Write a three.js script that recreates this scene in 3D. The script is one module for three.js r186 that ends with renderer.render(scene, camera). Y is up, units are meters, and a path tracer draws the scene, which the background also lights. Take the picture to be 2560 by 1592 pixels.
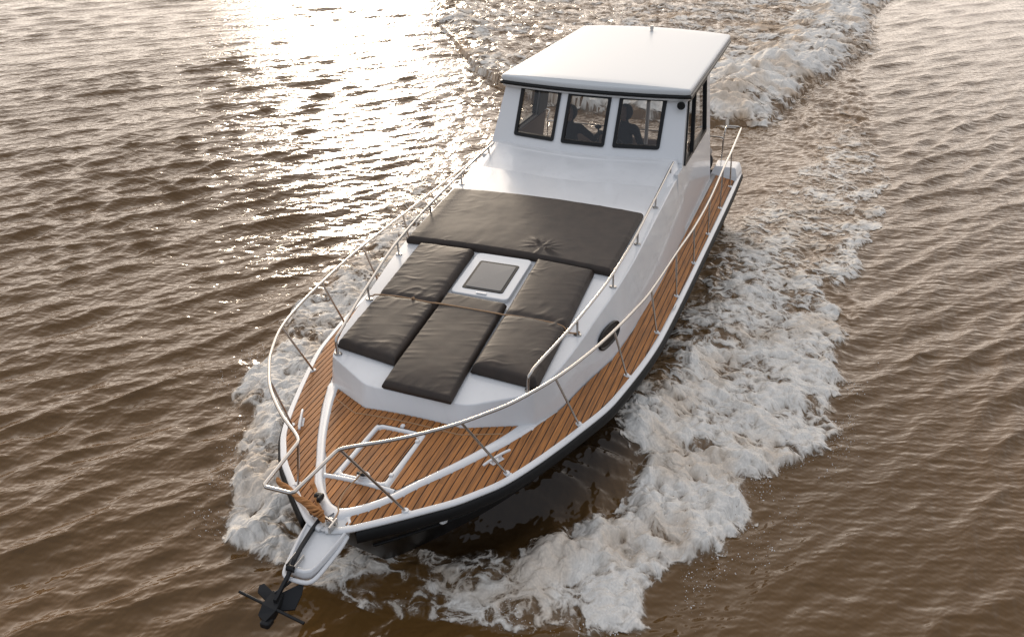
import * as THREE from 'three';
import { mergeGeometries, mergeVertices } from 'three/addons/utils/BufferGeometryUtils.js';
import { MarchingCubes } from 'three/addons/objects/MarchingCubes.js';
import { RoundedBoxGeometry } from 'three/addons/geometries/RoundedBoxGeometry.js';

// ---------------------------------------------------------------- camera, sky, sun, exposure
const scene = new THREE.Scene();
const R = THREE.MathUtils.degToRad;
const CAM = new THREE.Vector3(3.548, 6.280, 7.315);
const camera = new THREE.PerspectiveCamera(38.93, 1024 / 636, 0.1, 6000);
{
  const yaw = R(19.738), pitch = R(27.687), roll = R(0.11);
  const f = new THREE.Vector3(-Math.sin(yaw) * Math.cos(pitch), -Math.sin(pitch), -Math.cos(yaw) * Math.cos(pitch));
  const r = new THREE.Vector3(Math.cos(yaw), 0, -Math.sin(yaw));
  const u = new THREE.Vector3().crossVectors(r, f);
  camera.position.copy(CAM);
  camera.up.copy(u).multiplyScalar(Math.cos(roll)).addScaledVector(r, -Math.sin(roll));
  camera.lookAt(CAM.clone().add(f));
}
scene.add(camera);
const renderer = new THREE.WebGLRenderer({ antialias: true });
renderer.setSize(1024, 636);
renderer.toneMapping = THREE.LinearToneMapping;
renderer.toneMappingExposure = 0.88;
renderer.shadowMap.enabled = true;
const SUN_AZ = new THREE.Vector2(-0.458, -0.889).normalize();
const SUN_EL = R(12.5);
const sunDir = new THREE.Vector3(SUN_AZ.x * Math.cos(SUN_EL), Math.sin(SUN_EL), SUN_AZ.y * Math.cos(SUN_EL));
{
  const W = 1024, H = 512, data = new Float32Array(W * H * 4), d = new THREE.Vector3();
  for (let j = 0; j < H; j++) for (let i = 0; i < W; i++) {
    const el = ((j + 0.5) / H - 0.5) * Math.PI, az = ((i + 0.5) / W - 0.5) * 2 * Math.PI;
    d.set(Math.cos(el) * Math.cos(az), Math.sin(el), Math.cos(el) * Math.sin(az));
    const e = Math.max(0, d.y), toSun = Math.acos(THREE.MathUtils.clamp(d.dot(sunDir), -1, 1)) * 180 / Math.PI;
    const facing = 0.5 + 0.5 * (d.x * SUN_AZ.x + d.z * SUN_AZ.y) / Math.max(0.001, Math.hypot(d.x, d.z)) * Math.cos(el);
    const k = Math.pow(1 - e, 3.2);
    const warm = Math.pow(facing, 1.5), kw = Math.pow(1 - e, 2.0);
    let r = (0.66 + 0.03 * k) * (1 - warm) + (0.80 + 1.5 * kw) * warm;
    let g = (0.74 + 0.01 * k) * (1 - warm) + (0.80 + 1.23 * kw) * warm;
    let b = (0.88 - 0.05 * k) * (1 - warm) + (0.85 + 0.94 * kw) * warm;
    const g1 = Math.exp(-Math.pow(toSun / 38, 1.5)), g2 = Math.exp(-Math.pow(toSun / 10, 2));
    r += 1.7 * g1 + 0.4 * g2; g += 1.47 * g1 + 0.35 * g2; b += 1.22 * g1 + 0.3 * g2;
    const o = (j * W + i) * 4;
    data[o] = r; data[o + 1] = g; data[o + 2] = b; data[o + 3] = 1;
  }
  const t = new THREE.DataTexture(data, W, H, THREE.RGBAFormat, THREE.FloatType);
  t.mapping = THREE.EquirectangularReflectionMapping; t.magFilter = THREE.LinearFilter; t.minFilter = THREE.LinearFilter; t.needsUpdate = true;
  scene.background = t; scene.environment = t;
}
const sun = new THREE.DirectionalLight(new THREE.Color(1.0, 0.83, 0.64), 1.8);
sun.position.copy(sunDir).multiplyScalar(60); sun.target.position.set(0, 0, -4);
sun.castShadow = true; sun.shadow.radius = 20; sun.shadow.mapSize.set(2048, 2048);
Object.assign(sun.shadow.camera, { left: -25, right: 25, top: 25, bottom: -25, near: 1, far: 150 });
scene.add(sun, sun.target);

// ---------------------------------------------------------------- helpers
let seed = 1234567;
const rnd = () => { seed = (seed + 0x6D2B79F5) | 0; let t = Math.imul(seed ^ (seed >>> 15), 1 | seed); t = (t + Math.imul(t ^ (t >>> 7), 61 | t)) ^ t; return ((t ^ (t >>> 14)) >>> 0) / 4294967296; };
const clamp = (x, a = 0, b = 1) => Math.min(b, Math.max(a, x));
const sst = (a, b, x) => { const t = clamp((x - a) / (b - a)); return t * t * (3 - 2 * t); };
const lerp = (a, b, t) => a + (b - a) * t;
function curve(pts) {                       // piecewise-linear y(x); pts sorted either way
  const p = pts.slice().sort((a, b) => a[0] - b[0]);
  return x => {
    if (x <= p[0][0]) return p[0][1];
    for (let i = 1; i < p.length; i++) if (x <= p[i][0]) return lerp(p[i - 1][1], p[i][1], (x - p[i - 1][0]) / (p[i][0] - p[i - 1][0]));
    return p[p.length - 1][1];
  };
}
function smoothCurve(pts) {                 // monotone cubic (Fritsch-Carlson)
  const p = pts.slice().sort((a, b) => a[0] - b[0]), n = p.length, d = [], m = [];
  for (let i = 0; i < n - 1; i++) d.push((p[i + 1][1] - p[i][1]) / (p[i + 1][0] - p[i][0]));
  m[0] = d[0]; m[n - 1] = d[n - 2];
  for (let i = 1; i < n - 1; i++) m[i] = d[i - 1] * d[i] <= 0 ? 0 : 2 / (1 / d[i - 1] + 1 / d[i]);
  return x => {
    if (x <= p[0][0]) return p[0][1]; if (x >= p[n - 1][0]) return p[n - 1][1];
    let i = 0; while (x > p[i + 1][0]) i++;
    const h = p[i + 1][0] - p[i][0], t = (x - p[i][0]) / h, t2 = t * t, t3 = t2 * t;
    return p[i][1] * (2 * t3 - 3 * t2 + 1) + m[i] * h * (t3 - 2 * t2 + t) + p[i + 1][1] * (3 * t2 - 2 * t3) + m[i + 1] * h * (t3 - t2);
  };
}
// gradient noise and cells
const PERM = new Uint16Array(1024); { const a = Array.from({ length: 512 }, (_, i) => i); for (let i = 511; i > 0; i--) { const j = Math.floor(rnd() * (i + 1)); [a[i], a[j]] = [a[j], a[i]]; } for (let i = 0; i < 1024; i++) PERM[i] = a[i & 511]; }
const GX = new Float32Array(512), GY = new Float32Array(512), CX = new Float32Array(512), CY = new Float32Array(512);
for (let i = 0; i < 512; i++) { const a = rnd() * 6.2831853; GX[i] = Math.cos(a); GY[i] = Math.sin(a); CX[i] = rnd(); CY[i] = rnd(); }
const hash = (i, j) => PERM[(PERM[i & 511] + j) & 511];
function noise(x, y) {
  const i = Math.floor(x), j = Math.floor(y), fx = x - i, fy = y - j;
  const u = fx * fx * fx * (fx * (fx * 6 - 15) + 10), v = fy * fy * fy * (fy * (fy * 6 - 15) + 10);
  const a = hash(i, j), b = hash(i + 1, j), c = hash(i, j + 1), d = hash(i + 1, j + 1);
  const n0 = GX[a] * fx + GY[a] * fy, n1 = GX[b] * (fx - 1) + GY[b] * fy, n2 = GX[c] * fx + GY[c] * (fy - 1), n3 = GX[d] * (fx - 1) + GY[d] * (fy - 1);
  return 1.5 * lerp(lerp(n0, n1, u), lerp(n2, n3, u), v);
}
function fbm(x, y, n = 4, g = 0.5) { let s = 0, a = 1; for (let k = 0; k < n; k++) { s += a * noise(x, y); x = x * 2.03 + 17.3; y = y * 2.03 - 9.1; a *= g; } return s; }
let F1 = 0, F2 = 0;
function cells(x, y) {
  const i = Math.floor(x), j = Math.floor(y); let a = 9, b = 9;
  for (let dj = -1; dj <= 1; dj++) for (let di = -1; di <= 1; di++) {
    const h = hash(i + di, j + dj), dx = i + di + CX[h] - x, dy = j + dj + CY[h] - y, d = dx * dx + dy * dy;
    if (d < a) { b = a; a = d; } else if (d < b) b = d;
  }
  F1 = Math.sqrt(a); F2 = Math.sqrt(b);
  return F1;
}
function dataTexture(w, h, px, srgb, repeat) {
  const t = new THREE.DataTexture(px, w, h, THREE.RGBAFormat, THREE.UnsignedByteType);
  t.magFilter = THREE.LinearFilter; t.minFilter = THREE.LinearMipmapLinearFilter; t.generateMipmaps = true;
  t.wrapS = t.wrapT = repeat ? THREE.RepeatWrapping : THREE.ClampToEdgeWrapping;
  if (srgb) t.colorSpace = THREE.SRGBColorSpace;
  t.needsUpdate = true; return t;
}
const used = {};
function numbered(name) { const k = used[name] = (used[name] ?? -1) + 1; return k ? `${name}_${String(k).padStart(3, '0')}` : name; }
function group(name, parent = scene) { const o = new THREE.Group(); o.name = parent === scene ? numbered(name) : name; parent.add(o); return o; }
function part(name, geo, material, parent = scene) {
  const m = new THREE.Mesh(geo, material); m.name = parent === scene ? numbered(name) : name;
  m.castShadow = m.receiveShadow = true; parent.add(m); return m;
}
function tag(o, label, category, extra) { Object.assign(o.userData, { label, category }, extra); return o; }
function geom(pos, idx, uv) {
  const g = new THREE.BufferGeometry();
  g.setAttribute('position', new THREE.Float32BufferAttribute(pos, 3));
  if (uv) g.setAttribute('uv', new THREE.Float32BufferAttribute(uv, 2));
  g.setIndex(idx); g.computeVertexNormals(); return g;
}
function faceted(g) { const n = g.toNonIndexed(); n.computeVertexNormals(); return n; }
function gridGeo(nu, nv, f, closeU = false, flip = false, uvf) {        // f(i, j) -> [x, y, z]
  const pos = [], idx = [], uv = [];
  for (let j = 0; j <= nv; j++) for (let i = 0; i <= nu; i++) { pos.push(...f(i, j)); if (uvf) uv.push(...uvf(i, j)); else uv.push(i / nu, j / nv); }
  const w = nu + 1;
  for (let j = 0; j < nv; j++) for (let i = 0; i < nu; i++) { const a = j * w + i, b = a + 1, c = a + w, d = c + 1; flip ? idx.push(a, c, b, b, c, d) : idx.push(a, b, c, b, d, c); }
  return geom(pos, idx, uv);
}
function rings(list, cap0, cap1) {           // list of closed rings of equal length, lofted
  const n = list[0].length, pos = [], idx = [];
  for (const r of list) for (const p of r) pos.push(...p);
  for (let k = 0; k < list.length - 1; k++) for (let i = 0; i < n; i++) { const j = (i + 1) % n, a = k * n + i, b = k * n + j, c = a + n, d = b + n; idx.push(a, b, c, b, d, c); }
  for (const [on, k] of [[cap0, 0], [cap1, list.length - 1]]) if (on) {
    const c = [0, 0, 0]; for (const p of list[k]) for (let q = 0; q < 3; q++) c[q] += p[q] / n;
    pos.push(...c); const m = pos.length / 3 - 1;
    for (let i = 0; i < n; i++) { const j = (i + 1) % n; k ? idx.push(k * n + i, k * n + j, m) : idx.push(j, i, m); }
  }
  return geom(pos, idx);
}
const flat = g => g.index ? g.toNonIndexed() : g;
const V = (x, y, z) => new THREE.Vector3(x, y, z);
function tube(pts, r, seg = 64, radial = 10, closed = false, tension = 0.5) {
  const c = new THREE.CatmullRomCurve3(pts.map(p => V(...p)), closed, 'catmullrom', tension);
  const g = new THREE.TubeGeometry(c, seg, r, radial, closed);
  if (closed) return g;
  const ends = [0, 1].map(t => { const s = new THREE.SphereGeometry(r * 0.99, radial, 6); s.translate(...c.getPoint(t).toArray()); return s; });
  return mergeGeometries([g, ...ends]);
}
function rod(a, b, r, r2 = r, radial = 10) {
  const A = V(...a), B = V(...b), d = B.clone().sub(A), g = new THREE.CylinderGeometry(r2, r, d.length(), radial);
  g.applyQuaternion(new THREE.Quaternion().setFromUnitVectors(V(0, 1, 0), d.clone().normalize()));
  g.translate(...A.add(B).multiplyScalar(0.5).toArray()); return g;
}
function box(w, h, d, x, y, z, r = 0.01) { const g = new RoundedBoxGeometry(w, h, d, 2, Math.min(r, w / 2.01, h / 2.01, d / 2.01)); g.translate(x, y, z); return g; }
const std = (r, g, b, rough = 0.5, extra = {}) => { const m = new THREE.MeshPhysicalMaterial({ roughness: rough, metalness: 0, ...extra }); m.color.setRGB(r, g, b); return m; };

// ---------------------------------------------------------------- material textures
function grainTexture(w, h, f) { const px = new Uint8Array(w * h * 4); for (let j = 0; j < h; j++) for (let i = 0; i < w; i++) { const c = f(i / w, j / h), o = (j * w + i) * 4; px[o] = c[0]; px[o + 1] = c[1]; px[o + 2] = c[2]; px[o + 3] = 255; } return dataTexture(w, h, px, true, true); }
const teakMap = grainTexture(512, 1024, (u, v) => {
  const s = 0.86 + 0.16 * fbm(u * 60, v * 5, 3) + 0.10 * fbm(u * 9, v * 2.3, 3);
  return [clamp(s * 196, 0, 255), clamp(s * 192, 0, 255), clamp(s * 188, 0, 255)];
});
const clothMap = grainTexture(512, 512, (u, v) => { const s = 205 + 26 * fbm(u * 6, v * 6, 4) + 10 * noise(u * 190, v * 190); return [s, s * 0.985, s * 0.965]; });
const gelMap = grainTexture(512, 512, (u, v) => { const s = 244 + 5 * fbm(u * 5, v * 5, 4) - 10 * Math.max(0, fbm(u * 21, v * 9, 3) - 0.45); return [s, s * 0.997, s * 0.99]; });
const M = {
  gel: std(0.715, 0.718, 0.725, 0.36, { map: gelMap, clearcoat: 0.55, clearcoatRoughness: 0.07 }),
  gelRoof: std(0.63, 0.65, 0.66, 0.34, { map: gelMap, specularIntensity: 0.55 }),
  gelDeck: std(0.71, 0.71, 0.71, 0.38, { map: gelMap }),
  hull: std(0.006, 0.006, 0.0065, 0.34, { specularIntensity: 0.55 }),
  rubber: std(0.008, 0.008, 0.008, 0.6, { specularIntensity: 0.4 }),
  black: std(0.008, 0.008, 0.008, 0.4, { specularIntensity: 0.5 }),
  teak: [0, 1, 2, 3].map(k => { const s = [1, 0.93, 1.06, 0.97][k]; return std(0.75 * s, 0.295 * s, 0.058 * s, 0.66, { map: teakMap }); }),
  caulk: std(0.055, 0.026, 0.014, 0.7),
  steel: std(0.46, 0.44, 0.415, 0.22, { metalness: 1 }),
  leather: std(0.046, 0.031, 0.0225, 0.56, { map: clothMap, specularIntensity: 0.8 }),
  rope: std(0.36, 0.22, 0.12, 0.9),
  rustyRope: std(0.33, 0.145, 0.045, 0.9),
  glass: std(0.70, 0.70, 0.69, 0.02, { transmission: 1, thickness: 0, ior: 1.5 }),
  hatchGlass: std(0.06, 0.056, 0.052, 0.14, { clearcoat: 1, clearcoatRoughness: 0.05 }),
  lining: std(0.07, 0.067, 0.064, 0.7),
  beige: std(0.22, 0.165, 0.13, 0.7),
  iron: std(0.009, 0.009, 0.0095, 0.5, { specularIntensity: 0.6 }),
  jacket: std(0.02, 0.02, 0.022, 0.85),
  skin: std(0.22, 0.13, 0.09, 0.6),
};

// ---------------------------------------------------------------- boat shape functions (metres; bow towards +z, port side +x)
const WL = -0.15;
const sheerY = smoothCurve([[-9.4, 0.86], [-6, 0.86], [-3, 0.88], [-1, 0.915], [0, 0.94], [0.85, 0.972], [1.72, 1.035], [2.25, 1.075]]);
const sheerB = smoothCurve([[-9.4, 2.12], [-9, 2.12], [-5.1, 2.065], [-2.55, 2.012], [-0.86, 1.828], [-0.05, 1.6], [0.32, 1.475], [0.62, 1.365], [1.02, 1.19], [1.25, 1.045], [1.45, 0.905], [1.67, 0.70], [1.81, 0.565], [1.9, 0.475], [2.05, 0.32], [2.15, 0.21], [2.2, 0.13], [2.235, 0.0]]);
const stemZ = y => 1.19 + 0.86 * (y - WL);
const waterB = d => d <= 0 ? 0 : 1.86 * (1 - Math.exp(-Math.pow(d, 0.95) / 2.15));
const hullWater = z => waterB(stemZ(WL) - z);
const deckY = (x, z) => { const b = Math.max(sheerB(z), 0.05); return sheerY(z) + 0.115 * b * Math.max(0, 1 - (x / b) ** 2); };
const boat = group('motor_boat');
tag(boat, 'white cabin motor boat with teak side decks and black hull, driving through brown water', 'motor boat');

// hull: stations along the length, each from sheer down to below the water
{
  const NS = 90, NV = 16;
  const station = k => { const t = k / NS; return 2.235 - 11.635 * Math.pow(t, 1.35); };
  const side = s => gridGeo(NV, NS, (i, j) => {
    const z0 = station(j), v = i / NV;
    const top = sheerY(z0) - 0.03;
    const y = lerp(top, -0.7, v);
    const tt = clamp((y - WL) / (top - WL), -0.6, 1);
    const dz = 2.235 - z0;                               // distance from the stem at this height
    const z = stemZ(clamp(y, -0.7, 1.075)) - dz + (1 - clamp(dz / 11.635)) * 0;
    const zz = lerp(z, z0, sst(0, 9, dz));
    const S = sheerB(z0), Wt = waterB(dz);
    const x = Math.max(0, tt >= 0 ? lerp(Wt, S, Math.pow(tt, 0.85)) : Wt * (1 + tt * 0.35));
    return [s * x, y, j === NS ? -9.4 : zz];
  }, false, s > 0);
  const tr = gridGeo(8, 2, (i, j) => [lerp(-1, 1, i / 8) * lerp(2.1, 1.8, j / 2), lerp(0.86, -0.7, j / 2), -9.4], false, true);
  part('hull', mergeGeometries([side(1), side(-1), tr]), M.hull, boat);
}
const hullAt = (z0, y) => {                               // point on the hull at station z0 (measured along the sheer) and height y
  const top = sheerY(z0) - 0.03, tt = clamp((y - WL) / (top - WL), 0, 1), dz = 2.235 - z0;
  return [lerp(waterB(dz), sheerB(z0), Math.pow(tt, 0.85)), y, lerp(stemZ(y) - dz, z0, sst(0, 9, dz))];
};
{ // rubber fender strip below the sheer, and a thin strake lower down
  const zs = []; for (let k = 0; k <= 90; k++) zs.push(2.222 - 11.6 * Math.pow(k / 90, 1.5));
  for (const s of [1, -1]) {
    const prof = [[0.0, -0.005], [0.022, -0.014], [0.036, -0.045], [0.039, -0.085], [0.03, -0.12], [0.0, -0.135], [-0.05, -0.07]];
    part('fender_strip', rings(zs.filter(z => z < 2.135).map(z => prof.map(([a, b]) => {
      const e = 0.02, dx = (sheerB(z + e) - sheerB(z - e)) / (2 * e), l = Math.hypot(1, dx);
      return [s * Math.max(0.0, sheerB(z) + a / l), sheerY(z) + b, z + (-dx) * a / l];
    })), true, true), M.rubber, boat);
    part('hull_strake', tube(zs.filter((_, i) => i % 3 === 0 && i > 2).map(z => { const p = hullAt(z, lerp(WL, sheerY(z), 0.54)); return [s * (p[0] + 0.006), p[1], p[2]]; }), 0.017, 120, 8), M.rubber, boat);
  }
  const p = hullAt(1.62, 0.6); const g = new THREE.TorusGeometry(0.034, 0.012, 8, 20); g.rotateY(0.75); g.translate(p[0] + 0.012, p[1], p[2] + 0.01);
  const q = new THREE.CylinderGeometry(0.03, 0.03, 0.012, 20); q.rotateX(Math.PI / 2); q.rotateY(0.75); q.translate(p[0] + 0.008, p[1], p[2] + 0.006);
  part('hull_vent', mergeGeometries([g.toNonIndexed(), q.toNonIndexed()]), M.gel, boat);
}

// deck sheet with its white gunwale
const trunkFoot = smoothCurve([[0.13, 1.19], [0.04, 1.165], [-0.39, 1.335], [-0.97, 1.44], [-1.6, 1.57], [-2.2, 1.63], [-4.2, 1.70], [-5.4, 1.688], [-6.5, 1.672], [-9.4, 1.66]].slice(1));
part('deck', (() => {
  const zs = []; for (let k = 0; k <= 110; k++) zs.push(2.23 - 11.62 * Math.pow(k / 110, 1.25));
  return gridGeo(28, 110, (i, j) => { const z = zs[j], b = Math.max(0.0, sheerB(z) - 0.03), x = b * lerp(-1, 1, i / 28); const y = Math.abs(x) < 1.5 && z < -0.4 ? Math.min(deckY(x, z), 0.6) : deckY(x, z); return [x, z < -0.4 && Math.abs(x) < 1.2 ? 0.6 : y, z]; }, false, true);
})(), M.gelDeck, boat);
{
  const zs = []; for (let k = 0; k <= 110; k++) zs.push(2.228 - 11.62 * Math.pow(k / 110, 1.4));
  const prof = [[-0.056, 0.0], [-0.052, 0.010], [-0.044, 0.016], [-0.014, 0.018], [0.004, 0.013], [0.010, 0.0], [0.009, -0.016], [-0.056, -0.03]];
  for (const s of [1, -1]) part('gunwale', rings(zs.map(z => prof.map(([a, b]) => {
    const e = 0.02, dx = (sheerB(z + e) - sheerB(z - e)) / (2 * e), l = Math.hypot(1, dx), x = Math.max(0.001, sheerB(z) + a / l), zz = z - dx * a / l;
    return [s * x, (a < -0.04 ? Math.max(deckY(x, z), sheerY(z)) : sheerY(z)) + b + 0.006, Math.min(zz, 2.25)];
  })), true, true), M.gel, boat);
}

// teak: planks run fore and aft; each strip between two limits zlo(x), zhi(x)
const PITCH = 0.066, GAP = 0.0115;
const deckTeak = group('teak_deck', boat);
const caulkGeos = [];
function slabStrip(x0, x1, lo, hi, h) {                   // a strip x0..x1 clipped to lo(x)..hi(x), following the deck
  const xs = [x0, (x0 + x1) / 2, x1]; if (lo(xs[1]) >= hi(xs[1]) - 0.02) return null;
  const L = xs.map(x => lo(x)), H = xs.map((x, i) => Math.max(hi(x), L[i] + 0.001));
  const n = Math.max(1, Math.ceil((H[1] - L[1]) / 0.3)), pos = [], idx = [], uv = [], off = rnd() * 9;
  for (let j = 0; j <= n; j++) for (let i = 0; i < 3; i++) { const z = lerp(L[i], H[i], j / n); pos.push(xs[i], deckY(xs[i], z) + h, z); uv.push(xs[i] * 1.2 + off, z * 0.6 + off); }
  const w = 3, m = (n + 1) * 3;
  for (let j = 0; j < n; j++) for (let i = 0; i < 2; i++) { const a = j * w + i; idx.push(a, a + w, a + 1, a + 1, a + w, a + w + 1); }
  const loop = []; for (let i = 0; i < 3; i++) loop.push(i); for (let j = 1; j <= n; j++) loop.push(j * w + 2); for (let i = 1; i >= 0; i--) loop.push(n * w + i); for (let j = n - 1; j > 0; j--) loop.push(j * w);
  loop.forEach((v, k) => { pos.push(pos[v * 3], pos[v * 3 + 1], pos[v * 3 + 2], pos[v * 3], pos[v * 3 + 1] - h - 0.004, pos[v * 3 + 2]); uv.push(uv[v * 2], uv[v * 2 + 1], uv[v * 2], uv[v * 2 + 1]); });
  for (let k = 0; k < loop.length; k++) { const a = m + 2 * k, b = m + 2 * ((k + 1) % loop.length); idx.push(a, b, a + 1, b, b + 1, a + 1); }
  return geom(pos, idx, uv);
}
const vInner = smoothCurve([[1.06, 0.085], [0.955, 0.38], [0.74, 0.86], [0.58, 1.18], [0.46, 1.36], [0.37, 1.54], [0.28, 1.69], [0.18, 1.83], [0.09, 1.905], [0, 1.935]]);
const footFront = curve([[0, 0.436], [0.55, 0.432], [1.16, 0.05]]);
const outZ = smoothCurve([[2.066, -8.82], [2.035, -6.9], [2.01, -5.1], [1.985, -3.9], [1.95, -2.55], [1.87, -1.5], [1.765, -0.86], [1.60, -0.21], [1.39, 0.40], [1.15, 0.99], [0.82, 1.485], [0.53, 1.79], [0.31, 2.0], [0.17, 2.10]]);
const inZ = curve([[0.15, 2.0], [0.17, 1.97], [0.32, 1.765], [0.48, 1.53], [0.68, 1.18], [0.78, 1.0], [1.03, 0.50], [1.17, 0.15], [1.2, 0.05], [1.35, -0.39], [1.455, -0.97], [1.585, -1.6], [1.64, -2.2], [1.703, -4.2], [1.7031, -8.82], [2.2, -8.82]]);
const hatchHi = x => { const a = Math.abs(x); return a < 0.292 ? 0.662 + (a > 0.22 ? 0.05 * ((a - 0.22) / 0.07) ** 2 : 0) : Math.min(vInner(a), 1.535); };
const regions = [
  [-1.06, 1.06, x => footFront(Math.abs(x)) + 0.006, hatchHi],
  [-0.218, 0.218, x => 0.742 + 0.03 * sst(0.16, 0.22, Math.abs(x)), () => 1.518],
  [-0.335, 0.335, () => 1.605, x => vInner(Math.abs(x))],
  [0.15, 2.06, x => inZ(x), x => outZ(x)],
  [-2.06, -0.15, x => inZ(-x), x => outZ(-x)],
];
for (const [a, b, lo, hi] of regions) {
  for (let k = Math.floor(a / PITCH); k * PITCH < b; k++) {
    const x0 = Math.max(a, k * PITCH), x1 = Math.min(b, (k + 1) * PITCH); if (x1 - x0 < 0.012) continue;
    const base = slabStrip(x0, x1, lo, hi, 0.005); if (base) caulkGeos.push(base);
    const g = slabStrip(x0 + GAP / 2, x1 - GAP / 2, lo, hi, 0.012); if (g) part('plank', g, M.teak[Math.floor(rnd() * 4)], deckTeak);
  }
}
part('caulking', mergeGeometries(caulkGeos), M.caulk, deckTeak);

// raised white mouldings on the foredeck
function ridge(path, closed = false, n = 60) {            // path of [x, z, halfWidth, height]
  const c = new THREE.CatmullRomCurve3(path.map(p => V(p[0], 0, p[1])), closed, 'catmullrom', 0.5), P = path.length - (closed ? 0 : 1), S = 8;
  return gridGeo(S, n, (i, j) => {
    const t = j / n, p = c.getPoint(t), d = c.getTangent(Math.min(0.9999, t)), f = t * P, a = Math.min(Math.floor(f), path.length - 1), b = closed ? (a + 1) % path.length : Math.min(a + 1, path.length - 1);
    const w = lerp(path[a][2], path[b][2], f - a), h = lerp(path[a][3], path[b][3], f - a), s = lerp(-1, 1, i / S);
    const x = p.x - d.z * w * s, z = p.z + d.x * w * s;
    return [x, deckY(x, z) + h * (1 - Math.pow(Math.abs(s), 3)) + (Math.abs(s) === 1 ? -0.004 : 0.004), z];
  }, false, true);
}
for (const s of [1, -1]) part('deck_moulding', ridge([[1.165, 0.0, 0.09, 0.004], [1.11, 0.12, 0.078, 0.018], [0.985, 0.44, 0.064, 0.026], [0.755, 0.94, 0.053, 0.028], [0.53, 1.36, 0.047, 0.028], [0.40, 1.61, 0.045, 0.028], [0.27, 1.80, 0.05, 0.026], [0.12, 1.955, 0.062, 0.026], [0.0, 2.02, 0.085, 0.018]].map(p => [s * p[0], p[1], p[2], p[3]])), M.gel, boat);
const foreHatch = group('deck_hatch', boat);
{
  const loop = [], hx = 0.25, z0 = 0.703, z1 = 1.538, r = 0.07;
  for (const [cx, cz, a0] of [[hx - r, z1 - r, 0], [-hx + r, z1 - r, 90], [-hx + r, z0 + r, 180], [hx - r, z0 + r, 270]]) for (let a = 0; a <= 90; a += 22.5) loop.push([cx + r * Math.cos(R(a0 + a)), cz + r * Math.sin(R(a0 + a)), 0.030, 0.020]);
  part('hatch_frame', ridge(loop, true, 160), M.gel, foreHatch);
  part('cross_bar', ridge([[-0.36, 1.572, 0.028, 0.022], [0, 1.575, 0.028, 0.022], [0.36, 1.572, 0.028, 0.022]], false, 30), M.gel, foreHatch);
  for (const [x, z] of [[0, 0.655], [0.245, 0.835], [0.247, 1.40]]) part('hinge', box(0.04, 0.03, 0.045, x, deckY(x, z) + 0.028, z, 0.01), M.gel, foreHatch);
  const y = deckY(0, 1.5);
  const a = new THREE.CylinderGeometry(0.06, 0.07, 0.04, 24); a.translate(0.02, y + 0.03, 1.52);
  const b = new THREE.SphereGeometry(0.045, 16, 10); b.scale(1, 0.6, 1); b.translate(0.02, y + 0.055, 1.52);
  part('deck_pipe', mergeGeometries([a, b]), M.gel, foreHatch);
  const cpl = new THREE.TorusGeometry(0.028, 0.014, 8, 18); cpl.rotateX(1.2); cpl.translate(0.035, y + 0.085, 1.545);
  part('pipe_mouth', mergeGeometries([cpl, box(0.06, 0.02, 0.03, 0.005, y + 0.09, 1.55, 0.008)].map(flat)), M.black, foreHatch);
}
part('margin_strip', ridge([[-0.97, 0.315, 0.006, 0.017], [-0.9, 0.36, 0.006, 0.017], [-0.62, 0.54, 0.006, 0.017], [-0.5, 0.555, 0.006, 0.017], [0, 0.56, 0.006, 0.017], [0.5, 0.555, 0.006, 0.017], [0.66, 0.50, 0.006, 0.017], [0.95, 0.33, 0.006, 0.017]], false, 90), M.rope, boat);

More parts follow.
